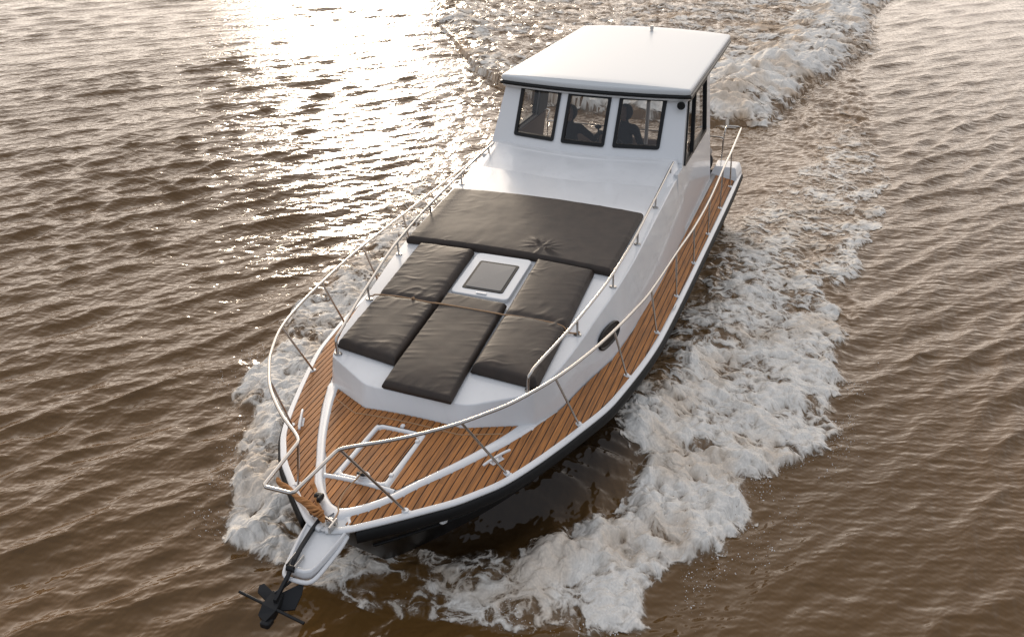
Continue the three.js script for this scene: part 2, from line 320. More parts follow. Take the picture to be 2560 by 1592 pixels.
// ---------------------------------------------------------------- trunk (raised coachroof)
const topT = smoothCurve([[-5.9, 1.955], [-5.55, 1.94], [-4.4, 1.845], [-2.2, 1.625], [-1.13, 1.50], [-0.03, 1.388], [0.36, 1.322]]);
const edgeX = smoothCurve([[-5.9, 1.545], [-5.4, 1.54], [-3.0, 1.515], [-2.2, 1.475], [-1.56, 1.41], [-0.5, 1.29], [0, 1.152]]);
const crown = (x, z) => 0.05 * sst(0.4, -3, z) * Math.max(0, 1 - (x / Math.max(0.3, edgeX(z))) ** 2);
{
  const half = [];                                         // [foot x, foot z, top x, top z]
  for (let k = 0; k <= 40; k++) { const z = lerp(-5.9, -0.03, k / 40); half.push([trunkFoot(z), z, edgeX(z), z]); }
  half.push([1.172, 0.03, 1.140, 0.012], [1.10, 0.085, 1.085, 0.046], [0.86, 0.245, 0.86, 0.178], [0.63, 0.392, 0.64, 0.306], [0.545, 0.434, 0.56, 0.34], [0.45, 0.438, 0.46, 0.352], [0.2, 0.437, 0.2, 0.358], [0, 0.436, 0, 0.36]);
  const ring = half.concat(half.slice(0, -1).reverse().map(p => [-p[0], p[1], -p[2], p[3]]));
  const n = ring.length;
  const normals = ring.map((p, i) => { const a = ring[Math.max(0, i - 1)], b = ring[Math.min(n - 1, i + 1)], dx = b[2] - a[2], dz = b[3] - a[3], l = Math.hypot(dx, dz) || 1; return [-dz / l, dx / l]; }).map(([x, z]) => [x, z]);
  const rows = [], r = 0.018;
  const levels = [[0, 0, 0], [0.12, 0, 0], [0.3, 0, 0], [0.6, 0, 0], [1, -r, 0], [1, -r * 0.6, 0.08 * r], [1, -r * 0.3, 0.3 * r], [1, -0.08 * r, 0.62 * r], [1, 0, r]];
  for (const [t, dy, inset] of levels) rows.push(ring.map((p, i) => {
    const x = lerp(p[0], p[2], t), z = lerp(p[1], p[3], t), y = lerp(deckY(p[0], p[1]) - 0.02, topT(p[3]), t) + dy;
    return [x + normals[i][0] * inset, y, z + normals[i][1] * inset];
  }));
  // inward check: normals must point towards the centre line
  const pos = [], idx = [];
  rows.forEach(row => row.forEach(p => pos.push(...p)));
  for (let k = 0; k < rows.length - 1; k++) for (let i = 0; i < n - 1; i++) { const a = k * n + i, b = a + 1, c = a + n, d = c + 1; idx.push(a, b, c, b, d, c); }
  const last = rows[rows.length - 1], m = (n - 1) / 2, C = 12, start = pos.length / 3;
  for (let i = 0; i <= m; i++) { const p = last[i], q = last[n - 1 - i]; for (let c = 0; c <= C; c++) { const x = lerp(p[0], q[0], c / C), z = p[2]; pos.push(x, p[1] + crown(x, z), z); } }
  for (let i = 0; i < m; i++) for (let c = 0; c < C; c++) { const a = start + i * (C + 1) + c, b = a + 1, e = a + C + 1, f = e + 1; idx.push(a, e, b, b, e, f); }
  const g = geom(pos, idx); const uv = []; for (let i = 0; i < pos.length / 3; i++) uv.push(pos[i * 3] * 0.3 + pos[i * 3 + 1] * 0.2, pos[i * 3 + 2] * 0.3);
  g.setAttribute('uv', new THREE.Float32BufferAttribute(uv, 2));
  part('coachroof', g, M.gel, boat);
}
{ // oval side vents, one a side, on the sloping trunk side
  const nrm = V(0.97928, 0.14023, 0.14607), along = V(-0.148, 0.03, 0.985).normalize(), up = new THREE.Vector3().crossVectors(along, nrm).normalize();
  along.crossVectors(nrm, up).normalize();
  for (const s of [1, -1]) {
    const C0 = V(1.507, 1.255, -1.687), at = (u, v, w) => { const p = C0.clone().addScaledVector(along, u).addScaledVector(up, v).addScaledVector(nrm, w); return [s * p.x, p.y, p.z]; };
    const el = (a, b, w, n = 40) => Array.from({ length: n }, (_, i) => { const t = i / n * 6.283185; const c = Math.cos(t), q = Math.sin(t); return at(a * Math.sign(c) * Math.pow(Math.abs(c), 0.8), b * Math.sign(q) * Math.pow(Math.abs(q), 0.8), w); });
    const v = group('side_vent', boat);
    part('vent_rim', rings([el(0.30, 0.125, 0.0), el(0.30, 0.125, 0.022), el(0.285, 0.113, 0.03), el(0.262, 0.095, 0.012)]), M.black, v);
    part('vent_glass', rings([el(0.264, 0.097, 0.012), el(0.2, 0.07, 0.014)], false, true), M.black, v);
  }
}
// hatch on the coachroof with dark glass
{
  const h = group('roof_hatch', boat);
  const yz = z => topT(z) + crown(0.2, z);
  const slab = (hx, z0, z1, y0, y1, r) => { const loop = []; for (const [cx, cz, a0] of [[hx - r, z1 - r, 0], [-hx + r, z1 - r, 90], [-hx + r, z0 + r, 180], [hx - r, z0 + r, 270]]) for (let a = 0; a <= 90; a += 30) loop.push([cx + r * Math.cos(R(a0 + a)), cz + r * Math.sin(R(a0 + a))]); const at = (k, y) => loop.map(([x, z]) => [x * k - 0.02, yz(z) + y, (z - (z0 + z1) / 2) * k + (z0 + z1) / 2]).reverse(); return rings([at(1, y0), at(1, y1 - 0.012), at(0.985, y1 - 0.003), at(0.97, y1)], false, true); };
  part('hatch_lid', slab(0.365, -2.38, -1.46, -0.02, 0.05, 0.06), M.gel, h);
  part('hatch_gasket', slab(0.262, -2.2, -1.565, 0.03, 0.056, 0.03), M.black, h);
  part('hatch_pane', slab(0.228, -2.16, -1.60, 0.03, 0.061, 0.02), M.hatchGlass, h);
  part('hatch_latch', box(0.13, 0.018, 0.035, -0.0, yz(-1.5) + 0.056, -1.505, 0.008), M.gel, h);
}

// ---------------------------------------------------------------- wheelhouse
const wheelhouse = group('wheelhouse', boat);
const fold = x => { const a = Math.abs(x); return a < 0.4 ? 0.03 * (a / 0.4) ** 2 : 0.03 + 0.19 * (a - 0.4); };
const zf = (x, y) => -5.735 - 0.55 * (y - 2.233) - fold(x);
function facade(xs, ys, open, map, depth) {                // wall of cells with openings, given thickness
  const pos = [], idx = [], q = (a, b, c, d) => { const k = pos.length / 3; pos.push(...a, ...b, ...c, ...d); idx.push(k, k + 1, k + 2, k, k + 2, k + 3); };
  const nx = xs.length - 1, ny = ys.length - 1, solid = (i, j) => i >= 0 && j >= 0 && i < nx && j < ny && !open(i, j);
  for (let i = 0; i < nx; i++) for (let j = 0; j < ny; j++) if (solid(i, j)) {
    const c = (a, b, w) => map(xs[i + a], ys[j + b], w);
    q(c(0, 0, 0), c(1, 0, 0), c(1, 1, 0), c(0, 1, 0)); q(c(1, 0, -depth), c(0, 0, -depth), c(0, 1, -depth), c(1, 1, -depth));
    if (!solid(i - 1, j)) q(c(0, 0, -depth), c(0, 0, 0), c(0, 1, 0), c(0, 1, -depth));
    if (!solid(i + 1, j)) q(c(1, 0, 0), c(1, 0, -depth), c(1, 1, -depth), c(1, 1, 0));
    if (!solid(i, j - 1)) q(c(0, 0, -depth), c(1, 0, -depth), c(1, 0, 0), c(0, 0, 0));
    if (!solid(i, j + 1)) q(c(0, 1, 0), c(1, 1, 0), c(1, 1, -depth), c(0, 1, -depth));
  }
  return geom(pos, idx);
}
function roundRect(x0, y0, x1, y1, r, Path = THREE.Shape) {
  const s = new Path(); s.moveTo(x0 + r, y0); s.lineTo(x1 - r, y0); s.quadraticCurveTo(x1, y0, x1, y0 + r); s.lineTo(x1, y1 - r); s.quadraticCurveTo(x1, y1, x1 - r, y1); s.lineTo(x0 + r, y1); s.quadraticCurveTo(x0, y1, x0, y1 - r); s.lineTo(x0, y0 + r); s.quadraticCurveTo(x0, y0, x0 + r, y0); return s;
}
function mapped(g, map) { const p = g.attributes.position; for (let i = 0; i < p.count; i++) { const q = map(p.getX(i), p.getY(i), p.getZ(i)); p.setXYZ(i, ...q); } g.computeVertexNormals(); return g; }
const wallX = y => 1.66 - (y - 0.9) * 0.105;
const frontMap = (x, y, d) => { const a = Math.abs(x), X = a <= 1.16 ? x * (1 - 0.012 * (y - 2.2)) : Math.sign(x) * lerp(1.16, wallX(y) - 0.003, (a - 1.16) / 0.275); return [X, y, zf(X, y) + d]; };
const fx = [-1.435, -1.157, -0.478, -0.40, -0.337, 0.337, 0.40, 0.478, 1.157, 1.435], fy = [2.05, 2.228, 2.908, 2.985];
part('front_wall', facade(fx, fy, (i, j) => j === 1 && (i === 1 || i === 4 || i === 7), frontMap, 0.055), M.gel, wheelhouse);
for (const [x0, x1] of [[-1.157, -0.478], [-0.337, 0.337], [0.478, 1.157]]) {
  const w = group('window', boat);
  const s = roundRect(x0 - 0.004, 2.222, x1 + 0.004, 2.914, 0.035); s.holes.push(roundRect(x0 + 0.036, 2.262, x1 - 0.036, 2.872, 0.02, THREE.Path));
  part('frame', mapped(new THREE.ExtrudeGeometry(s, { depth: 0.05, bevelEnabled: true, bevelSize: 0.005, bevelThickness: 0.005, bevelSegments: 2, curveSegments: 5 }), (x, y, d) => frontMap(x, y, d - 0.03)), M.black, w);
  part('pane', gridGeo(1, 1, (i, j) => frontMap(lerp(x0 + 0.03, x1 - 0.03, i), lerp(2.25, 2.88, j), -0.012)), M.glass, w);
}
const frontEdge = y => zf(wallX(y) - 0.003, y) - 0.004;
for (const s of [1, -1]) {
  // side wall: lower part, pillar, header; opening for the side window
  const sideMap = (u, y, d) => { const zF = frontEdge(y) - 0.0, z = lerp(zF, -8.56, u); return [s * (wallX(y) + d), y, z]; };
  const us = [0, 0.05, 0.80, 1], ys = [0.85, 1.985, 2.865, 2.985];
  const flip = g => { if (s > 0) { const i = g.index.array; for (let k = 0; k < i.length; k += 3) [i[k], i[k + 1]] = [i[k + 1], i[k]]; g.computeVertexNormals(); } return g; };
  const lowFront = y => -5.5;
  const sm2 = (u, y, d) => [s * (wallX(y) + d), y, lerp(lowFront(y), -8.56, u)];
  part('side_wall', flip(mergeGeometries([facade(us, ys.slice(1), (i, j) => i === 1 && j === 0, sideMap, 0.06), facade([0, 1], [0.85, 1.985], () => false, sm2, 0.06)])), M.gel, wheelhouse);
  part('wall_lining', flip(facade([0.0, 0.98], [0.78, 1.95], () => false, (u, y, d) => [s * (wallX(y) - 0.075 + d), y, lerp(-5.75, -8.54, u)], 0.02)), M.beige, wheelhouse);
  part('pillar_lining', flip(facade([0, 1], [1.97, 2.95], () => false, (u, y, d) => [s * (wallX(y) - 0.07 + d), y, lerp(-8.02, -8.54, u)], 0.02)), M.lining, wheelhouse);
  const w = group('side_window', boat);
  const winMap = (u, y, d) => { const a = sideMap(u, y, 0), l = 1; return [a[0] + s * d, a[1], a[2]]; };
  const S = roundRect(0.045, 1.975, 0.805, 2.875, 0.02); S.holes.push(roundRect(0.068, 2.025, 0.786, 2.83, 0.014, THREE.Path));
  part('frame', mapped(new THREE.ExtrudeGeometry(S, { depth: 0.06, bevelEnabled: false, curveSegments: 4 }), (x, y, d) => winMap(x, y, d - 0.035)), M.black, w);
  part('mullion', facade([0.285, 0.315], [2.0, 2.87], () => false, (u, y, d) => winMap(u, y, d + 0.035), 0.06), M.black, w);
  part('pane', gridGeo(1, 1, (i, j) => winMap(lerp(0.06, 0.795, i), lerp(2.0, 2.85, j), -0.01)), M.glass, w);
}
{ // coaming below the windscreen, flowing down to the coachroof
  const prof = [[-0.86, -0.005], [-0.80, 0.0], [-0.66, 0.018], [-0.48, 0.05], [-0.30, 0.088], [-0.19, 0.115], [-0.155, 0.130], [-0.13, 0.143], [-0.085, 0.150], [0.02, 0.152], [0.06, 0.16]];
  const NX = 40;
  const g = gridGeo(NX, prof.length - 1, (i, j) => {
    const s = lerp(-1, 1, i / NX), [a, h] = prof[j], x = s * lerp(1.535, 1.525, sst(0, 5, j)), z = zf(x, 2.06) + 0.05 - a * 1 - 0.09, e = 0;
    const base = topT(Math.min(z, 0)) + crown(x, z);
    return [x, lerp(base + (1.955 - base) * sst(0.0, 0.11, h) + h * 0.98, topT(z) - 0.02, e * 0.0 + (Math.abs(s) === 1 ? 1 : 0)), z];
  }, false, false);
  part('coaming', g, M.gel, wheelhouse);
}
// roof
{
  const yr = z => 3.03;
  const outline = k => {                                    // inset k
    const loop = [], hw = z => lerp(1.512, 1.465, (z + 6.28) / -4.7) - k, r = 0.06 - k * 0.5;
    const fz = x => -6.065 - 0.165 * (x / 1.5) ** 2 - k, bz = x => -11.07 + 0.10 * (x / 1.45) ** 2 + k;
    for (let i = 0; i <= 24; i++) { const x = lerp(1.45 - k, -1.45 + k, i / 24); loop.push([x, fz(x)]); }
    const arc = (sx, zc, dir) => { for (let a = 1; a <= 4; a++) { const t = a / 5 * Math.PI / 2; dir > 0 ? loop.push([-(hw(zc) - r) - r * Math.sin(t), zc - r + r * Math.cos(t)]) : loop.push([-(hw(zc) - r) - r * Math.cos(t), zc + r - r * Math.sin(t)]); } };
    arc(-1, fz(1.5) + 0.005, 1);
    for (let i = 1; i <= 20; i++) { const z = lerp(fz(1.5) - 0.09, bz(1.4) + 0.09, i / 21); loop.push([-hw(z), z]); }
    arc(-1, bz(1.4), -1);
    for (let i = 0; i <= 24; i++) { const x = lerp(-1.40 + k, 1.40 - k, i / 24); loop.push([x, bz(x)]); }
    for (let a = 4; a >= 1; a--) { const t = a / 5 * Math.PI / 2, zc = bz(1.4); loop.push([(hw(zc) - r) + r * Math.cos(t), zc + r - r * Math.sin(t)]); }
    for (let i = 20; i >= 1; i--) { const z = lerp(fz(1.5) - 0.09, bz(1.4) + 0.09, i / 21); loop.push([hw(z), z]); }
    for (let a = 4; a >= 1; a--) { const t = a / 5 * Math.PI / 2, zc = fz(1.5) + 0.005; loop.push([(hw(zc) - r) + r * Math.sin(t), zc - r + r * Math.cos(t)]); }
    return loop.reverse();
  };
  const camber = x => 0.045 * (1 - (x / 1.5) ** 2);
  const at = (k, y, c = 0) => outline(k).map(([x, z]) => [x, yr(z) + y + c * camber(x) - 0.075 * 0, z]);
  // top: solid skin made of inset rings ending in a cambered grid
  const shrink = (f, y) => outline(0.05).map(([x, z]) => { const X = x * f, Z = (z + 8.6) * f - 8.6; return [X, yr(Z) + y + 0.85 * camber(X) , Z]; });
  const roof = group('roof', boat);
  part('roof_top', rings([at(0.05, -0.05), at(0.012, -0.05), at(0.0, -0.04), at(0.0, 0.005), at(0.004, 0.022), at(0.014, 0.034), at(0.03, 0.04), shrink(1, 0.041), shrink(0.9, 0.046), shrink(0.75, 0.05), shrink(0.5, 0.052), shrink(0.25, 0.053)], true, true), M.gelRoof, roof);
  part('roof_trim', rings([at(0.05, -0.052), at(0.012, -0.052), at(-0.02, -0.056), at(-0.024, -0.096), at(0.012, -0.099), at(0.05, -0.099)]), M.black, roof);
  part('roof_lip', rings([at(0.05, -0.1005), at(0.02, -0.1005), at(0.018, -0.135), at(0.06, -0.14)], false, true), M.gel, roof);
  const lp = new THREE.CylinderGeometry(0.028, 0.036, 0.05, 16); lp.translate(0, 0.03, 0); const l2 = new THREE.CylinderGeometry(0.035, 0.035, 0.06, 16); l2.translate(0, 0.085, 0);
  const L = mergeGeometries([lp, l2]); L.translate(0.01, 3.03 + 0.075, -10.5);
  part('navigation_light', L, M.steel, roof);
}
{ // round black horn on the port windscreen pillar
  const a = new THREE.CylinderGeometry(0.055, 0.048, 0.06, 24); a.rotateX(Math.PI / 2); const b = new THREE.TorusGeometry(0.05, 0.012, 8, 24); b.translate(0, 0, 0.03);
  const c = new THREE.CylinderGeometry(0.018, 0.018, 0.08, 12); c.rotateX(Math.PI / 2); c.translate(0, 0, -0.06);
  const g = mergeGeometries([a, b, c]); g.translate(1.40, 2.845, -6.17);
  part('horn', g, M.black, boat);
}
// inside the wheelhouse and the cockpit
part('cockpit_floor', box(3.2, 0.04, 3.75, 0, 0.75, -7.48, 0.01), M.beige, wheelhouse);
part('dashboard', mergeGeometries([box(2.9, 0.5, 0.35, 0, 1.78, -6.05, 0.04), box(3.0, 0.8, 0.1, 0, 1.15, -5.9, 0.02)]), M.lining, wheelhouse);
part('transom_seat', mergeGeometries([box(3.0, 0.45, 0.5, 0, 0.99, -9.08, 0.05), box(3.0, 0.35, 0.12, 0, 1.2, -9.28, 0.04)]), M.beige, wheelhouse);
part('side_bench', box(0.45, 0.45, 1.5, -1.2, 0.99, -7.75, 0.05), M.beige, wheelhouse);
part('roof_post', rod([0.44, 0.78, -8.52], [0.44, 2.95, -8.52], 0.035), M.gel, wheelhouse);
{
  const g = new THREE.TorusGeometry(0.19, 0.016, 10, 36); const sp = [0, 2.1, 4.2].map(a => rod([0, 0, 0], [0.19 * Math.cos(a), 0.19 * Math.sin(a), 0], 0.01));
  const w = mergeGeometries([g, ...sp, rod([0, 0, 0], [0, 0, 0.2], 0.02)].map(flat)); w.rotateX(-0.35); w.translate(0.3, 1.98, -6.42);
  part('steering_wheel', w, M.black, wheelhouse);
  const k = new THREE.SphereGeometry(0.045, 16, 12); k.scale(1.3, 0.8, 1); k.translate(0.02, 2.27, -6.62);
  part('throttle_lever', mergeGeometries([k, rod([0.06, 2.0, -6.5], [0.03, 2.25, -6.61], 0.014)].map(flat)), M.black, wheelhouse);
}
// stern corner blocks (white mouldings that close the side decks)
for (const s of [1, -1]) {
  const P = (x, y, z) => [s * x, y, z];
  const rg = [[1.60, -8.83], [2.10, -8.83], [2.13, -9.36], [1.60, -9.36]];
  const row = (y, k, dz) => rg.map(([x, z]) => P(x + (1.85 - x) * k, y, z + (-9.1 - z) * k + dz));
  const ordered = r => s > 0 ? r.slice().reverse() : r;
  part('stern_moulding', faceted(rings([row(0.84, 0, 0), row(0.95, 0.06, -0.03), row(1.05, 0.22, -0.08), row(1.07, 0.3, -0.09)].map(ordered), false, true)), M.gel, boat);
}

// ---------------------------------------------------------------- rails
const railTop = [[0, 1.9, 2.745, 0.13], [0.181, 1.915, 2.147]];
const guard = group('guard_rail', boat);
{
  const side = [[0.29, 1.908, 2.035], [0.50, 1.90, 1.87], [0.71, 1.893, 1.675], [0.92, 1.885, 1.445], [1.10, 1.875, 1.185], [1.27, 1.865, 0.90], [1.485, 1.85, 0.38], [1.64, 1.81, -0.25], [1.745, 1.77, -0.86], [1.83, 1.735, -1.5], [1.888, 1.705, -2.1], [1.945, 1.66, -3.4], [1.998, 1.62, -4.47], [2.02, 1.60, -5.72], [2.0, 1.585, -7.3], [2.005, 1.60, -8.3], [1.998, 1.65, -9.5]];
  const corner = (pts) => pts;
  const full = [];
  const port = [[0.181, 1.915, 2.147], ...side];
  const frontBar = [[0.155, 1.911, 2.68], [0.12, 1.91, 2.742]];
  const rail = (s) => tube([[s * 0.105, 1.905, 2.742], [s * 0.128, 1.906, 2.735], [s * 0.134, 1.907, 2.70], [s * 0.158, 1.911, 2.42], [s * 0.176, 1.914, 2.19], [s * 0.182, 1.915, 2.15], [s * 0.19, 1.915, 2.135], [s * 0.215, 1.914, 2.105], ...side.map(p => [s * p[0], p[1], p[2]]), [s * 1.985, 1.655, -9.57], [s * 1.95, 1.665, -9.60], [s * 1.78, 1.665, -9.60], [s * 1.735, 1.655, -9.585], [s * 1.72, 1.62, -9.5], [s * 1.72, 1.55, -9.42]], 0.0165, 320, 10);
  part('rail', mergeGeometries([rail(1), rail(-1), rod([-0.106, 1.905, 2.742], [0.106, 1.905, 2.742], 0.0165)].map(flat)), M.steel, guard);
  const stan = [[0.545, 1.735, 0.20, 1.912, 2.125], [1.175, 0.845, 0.955, 1.88, 1.38], [1.575, -0.24, 1.49, 1.848, 0.36], [1.81, -1.40, 1.755, 1.765, -0.88], [1.915, -2.57, 1.89, 1.70, -2.12], [1.952, -3.70, 1.945, 1.655, -3.42], [1.982, -4.89, 1.995, 1.62, -4.50], [2.003, -6.09, 2.018, 1.596, -5.76], [2.014, -7.30, 2.0, 1.582, -7.28], [2.028, -8.456, 2.004, 1.6, -8.28]];
  for (const s of [1, -1]) for (const [bx, bz, tx, ty, tz] of stan) {
    const by = sheerY(bz) + 0.03;
    part('stanchion', rod([s * bx, by, bz], [s * tx, ty - 0.008, tz], 0.0125), M.steel, guard);
    const c = new THREE.CylinderGeometry(0.03, 0.042, 0.03, 16); c.translate(s * bx, by, bz); const lug = box(0.10, 0.016, 0.05, s * bx, by - 0.006, bz, 0.007);
    part('stanchion_base', mergeGeometries([flat(c), flat(lug)]), M.gel, guard);
  }
  // rail across the stern
  part('stern_rail', tube([[1.72, 0.98, -9.42], [1.715, 1.3, -9.41], [1.71, 1.46, -9.4], [1.68, 1.495, -9.4], [1.2, 1.5, -9.4], [0, 1.5, -9.4], [-1.2, 1.5, -9.4], [-1.68, 1.495, -9.4], [-1.71, 1.46, -9.4], [-1.715, 1.3, -9.41], [-1.72, 0.98, -9.42]], 0.0135, 160, 8, false, 0.2), M.steel, guard);
  for (const s of [1, -1]) part('stern_post', rod([s * 1.72, 1.0, -9.42], [s * 1.72, 1.6, -9.43], 0.012), M.steel, guard);
}
for (const s of [1, -1]) {
  const h = group('hand_rail', boat);
  const posts = [[1.095, -0.033], [1.285, -1.133], [1.412, -2.2], [1.452, -3.3], [1.447, -4.4], [1.435, -5.5]];
  const lift = [0.2, 0.195, 0.19, 0.185, 0.175, 0.165];
  const yb = posts.map(([x, z]) => topT(z) + 0.004);
  const pts = [[s * 1.093, yb[0], -0.02], [s * 1.094, yb[0] + 0.13, -0.012], [s * 1.098, yb[0] + 0.18, -0.02], [s * 1.108, yb[0] + 0.2, -0.06]];
  for (let k = 0.08; k < 5; k += 0.23) { const i = Math.floor(k), t = k - i, a = posts[i], b = posts[Math.min(5, i + 1)]; const z = lerp(a[1], b[1], t); const x = smoothCurve(posts.map(p => [p[1], p[0]]))(z); if (z < -0.1) pts.push([s * x, topT(z) + 0.004 + lerp(lift[i], lift[Math.min(5, i + 1)], t), z]); }
  pts.push([s * 1.434, topT(-5.5) + 0.17, -5.5], [s * 1.432, topT(-5.6) + 0.172, -5.68]);
  part('rail', tube(pts, 0.0165, 160, 10), M.steel, h);
  posts.forEach(([x, z], i) => {
    if (i) part('post', rod([s * x, yb[i], z], [s * x, yb[i] + lift[i], z + 0.03], 0.0125), M.steel, h);
    const c = new THREE.CylinderGeometry(0.034, 0.038, 0.014, 18); c.scale(1.25, 1, 0.9); c.translate(s * x, yb[i] + 0.006, z); part('post_base', c, M.steel, h);
  });
}
// cleats
for (const [x, z, a] of [[1.037, 0.742, -0.45], [-1.09, 0.80, 0.45], [2.0, -3.35, 0], [-2.0, -3.35, 0]]) {
  const y = deckY(x, z) + 0.012;
  const horn = tube([[0, 0.045, -0.17], [0, 0.055, -0.08], [0, 0.055, 0.08], [0, 0.045, 0.17]], 0.014, 20, 8);
  const feet = [-0.045, 0.045].map(d => rod([0, 0, d], [0, 0.055, d], 0.02, 0.014));
  const g = mergeGeometries([horn, ...feet, box(0.06, 0.012, 0.15, 0, 0.006, 0, 0.005)].map(flat)); g.rotateY(a); if (Math.abs(x) > 1.9) g.scale(0.6, 0.7, 0.6); g.translate(x, y, z);
  part('cleat', g, M.gel, boat);
}
// ---------------------------------------------------------------- bow platform
const sprit = group('bow_platform', boat);
{
  const half = [[0.15, 1.99], [0.19, 2.05], [0.20, 2.15], [0.185, 2.28], [0.155, 2.46], [0.13, 2.57], [0.105, 2.62], [0.05, 2.645]];
  const ring = half.concat(half.slice().reverse().map(p => [-p[0], p[1]]));
  const y = z => lerp(1.092, 0.975, clamp((z - 2.0) / 0.7));
  const row = (k, dy) => ring.map(([x, z]) => [x * (1 - k), y(z) + dy, lerp(z, 2.35, k)]).reverse();
  part('platform_tray', rings([row(0.12, -0.09), row(0.0, -0.07), row(0, -0.008), row(0.03, 0.012), row(0.10, 0.014), row(0.16, 0.0), row(0.2, -0.004)], true, true), M.gel, sprit);
  part('platform_rim', tube([[-0.20, 1.02, 2.17], [-0.195, 0.99, 2.3], [-0.17, 0.955, 2.48], [-0.15, 0.935, 2.60], [-0.12, 0.925, 2.66], [-0.06, 0.922, 2.68], [0.06, 0.922, 2.68], [0.12, 0.925, 2.66], [0.15, 0.935, 2.60], [0.17, 0.955, 2.48], [0.195, 0.99, 2.3], [0.20, 1.02, 2.17]], 0.02, 100, 10), M.gel, sprit);
  const ch = [box(0.01, 0.035, 0.15, -0.105, y(2.55) + 0.022, 2.57, 0.004), box(0.01, 0.035, 0.15, -0.025, y(2.55) + 0.022, 2.57, 0.004)];
  part('roller_cheek', mergeGeometries(ch), M.steel, sprit);
  const ro = new THREE.CylinderGeometry(0.03, 0.03, 0.066, 18); ro.rotateZ(Math.PI / 2); ro.translate(-0.065, y(2.64) + 0.015, 2.64); part('bow_roller', ro, M.black, sprit);
  const fair = [box(0.02, 0.07, 0.14, 0.085, 1.13, 2.19, 0.006), box(0.05, 0.05, 0.06, 0.02, 1.11, 2.13, 0.01), rod([-0.03, 1.13, 2.12], [0.11, 1.13, 2.17], 0.014)];
  fair[0].rotateY(0); part('chain_stopper', mergeGeometries(fair.map(flat)), M.steel, sprit);
}

// ---------------------------------------------------------------- cushions
function cushion(name, label, q, th, opt = {}) {           // q: corners aft-left, aft-right, fore-right, fore-left as [x, z]
  const NU = opt.nu ?? 60, NV = opt.nv ?? 90, bl = (u, v) => [0, 1].map(k => lerp(lerp(q[0][k], q[1][k], u), lerp(q[3][k], q[2][k], u), v));
  const W = Math.hypot(q[1][0] - q[0][0], q[1][1] - q[0][1]), L = Math.hypot(q[3][0] - q[0][0], q[3][1] - q[0][1]);
  const rr = opt.r ?? 0.045, seedN = opt.seed ?? 0, low = opt.low ?? 0;
  const f = (i, j) => {
    // border columns/rows form the side walls
    const side = k => [k, k];
    const cu = clamp((i - 3) / (NU - 6)), cv = clamp((j - 3) / (NV - 6));
    const eu = i < 3 ? 3 - i : i > NU - 3 ? i - NU + 3 : 0, ev = j < 3 ? 3 - j : j > NV - 3 ? j - NV + 3 : 0, e = Math.max(eu, ev);
    let [x, z] = bl(cu, cv);
    const du = Math.min(cu, 1 - cu) * W, dv = Math.min(cv, 1 - cv) * L, d = Math.min(du, dv);
    const corner = Math.max(0, 1 - Math.hypot(Math.max(0, 0.09 - du), Math.max(0, 0.09 - dv)) / 0.09);
    let drop = rr * (1 - Math.sqrt(1 - (1 - clamp(d / rr)) ** 2));
    let puff = (opt.puff ?? 0.02) * (1 - Math.exp(-d / 0.11));
    const uu = cu * W, vv = cv * L;
    const fold1 = fbm(uu * 2.2 + seedN, vv * 2.2 + seedN, 3);
    let wr = 0.003 * fold1;
    // creases that run in from the edges
    const ea = Math.exp(-Math.abs(du) / 0.13), eb = Math.exp(-Math.abs(dv) / 0.10);
    const cr = (a, b) => 1.5 * Math.pow(Math.max(0, noise(a, b)), 1.4);
    wr += (opt.crease ?? 0.010) * ea * cr(vv * 15 + uu * 5 + seedN, uu * 2 + seedN) + (opt.crease ?? 0.010) * 0.7 * eb * cr(uu * 13 + vv * 5, vv * 2.5 + seedN);
    wr += (opt.wrinkle ?? 0.006) * cr(-uu * 5 - vv * 15 + 1.2 * noise(uu * 4, vv * 4) + seedN, uu * 4 - vv * 1.5 + seedN * 2) * sst(-0.1, 0.5, noise(uu * 1.7 + seedN, vv * 1.7 - seedN));
    for (const [pu, pv, s, a] of opt.pinch ?? []) { const dx = uu - pu * W, dz = vv - pv * L, r = Math.hypot(dx, dz), th2 = Math.atan2(dz, dx); wr += a * Math.exp(-((r - 0.12) ** 2) / (s * s)) * Math.pow(Math.max(0, noise(th2 * 2.4 + 9 + r * 1.5, r * 1.5 + seedN)), 1.2); }
    let tie = 0;
    if (opt.tie) { const zt = z - opt.tie; tie = (opt.tieDepth ?? 0.019) * Math.exp(-((zt) ** 2) / 0.0016) + 0.008 * Math.exp(-Math.abs(zt) / 0.12); wr += 0.012 * Math.exp(-Math.abs(zt) / 0.16) * cr(uu * 9 + zt * 4 + seedN, zt * 5 + seedN); }
    const base = topT(z) + crown(x, z) + low;
    let y = base + th + puff - drop + wr - tie;
    if (e) { const t = e / 3; y = lerp(base + th - rr, base + 0.004, t); const out = [x - (q[0][0] + q[1][0] + q[2][0] + q[3][0]) / 4, z - (q[0][1] + q[1][1] + q[2][1] + q[3][1]) / 4]; const bulge = 0.010 * Math.sin(t * Math.PI); if (eu >= ev) x += Math.sign(cu - 0.5) * bulge; if (ev >= eu) z += Math.sign(cv - 0.5) * bulge; }
    return [x, y, z];
  };
  const g = gridGeo(NU, NV, f, false, true, (i, j) => [i / NU * W * 1.1, j / NV * L * 1.1]);
  return tag(part(name, g, M.leather), label, 'cushion');
}
cushion('sun_cushion', 'wide dark brown cushion across the coachroof, nearest the wheelhouse windows', [[-1.435, -4.05], [1.36, -4.0], [1.325, -2.40], [-1.43, -2.49]], 0.095, { nu: 130, nv: 84, seed: 3.7, puff: 0.008, crease: 0.004, wrinkle: 0.002, r: 0.025, pinch: [[0.655, 0.86, 0.12, 0.055]] });
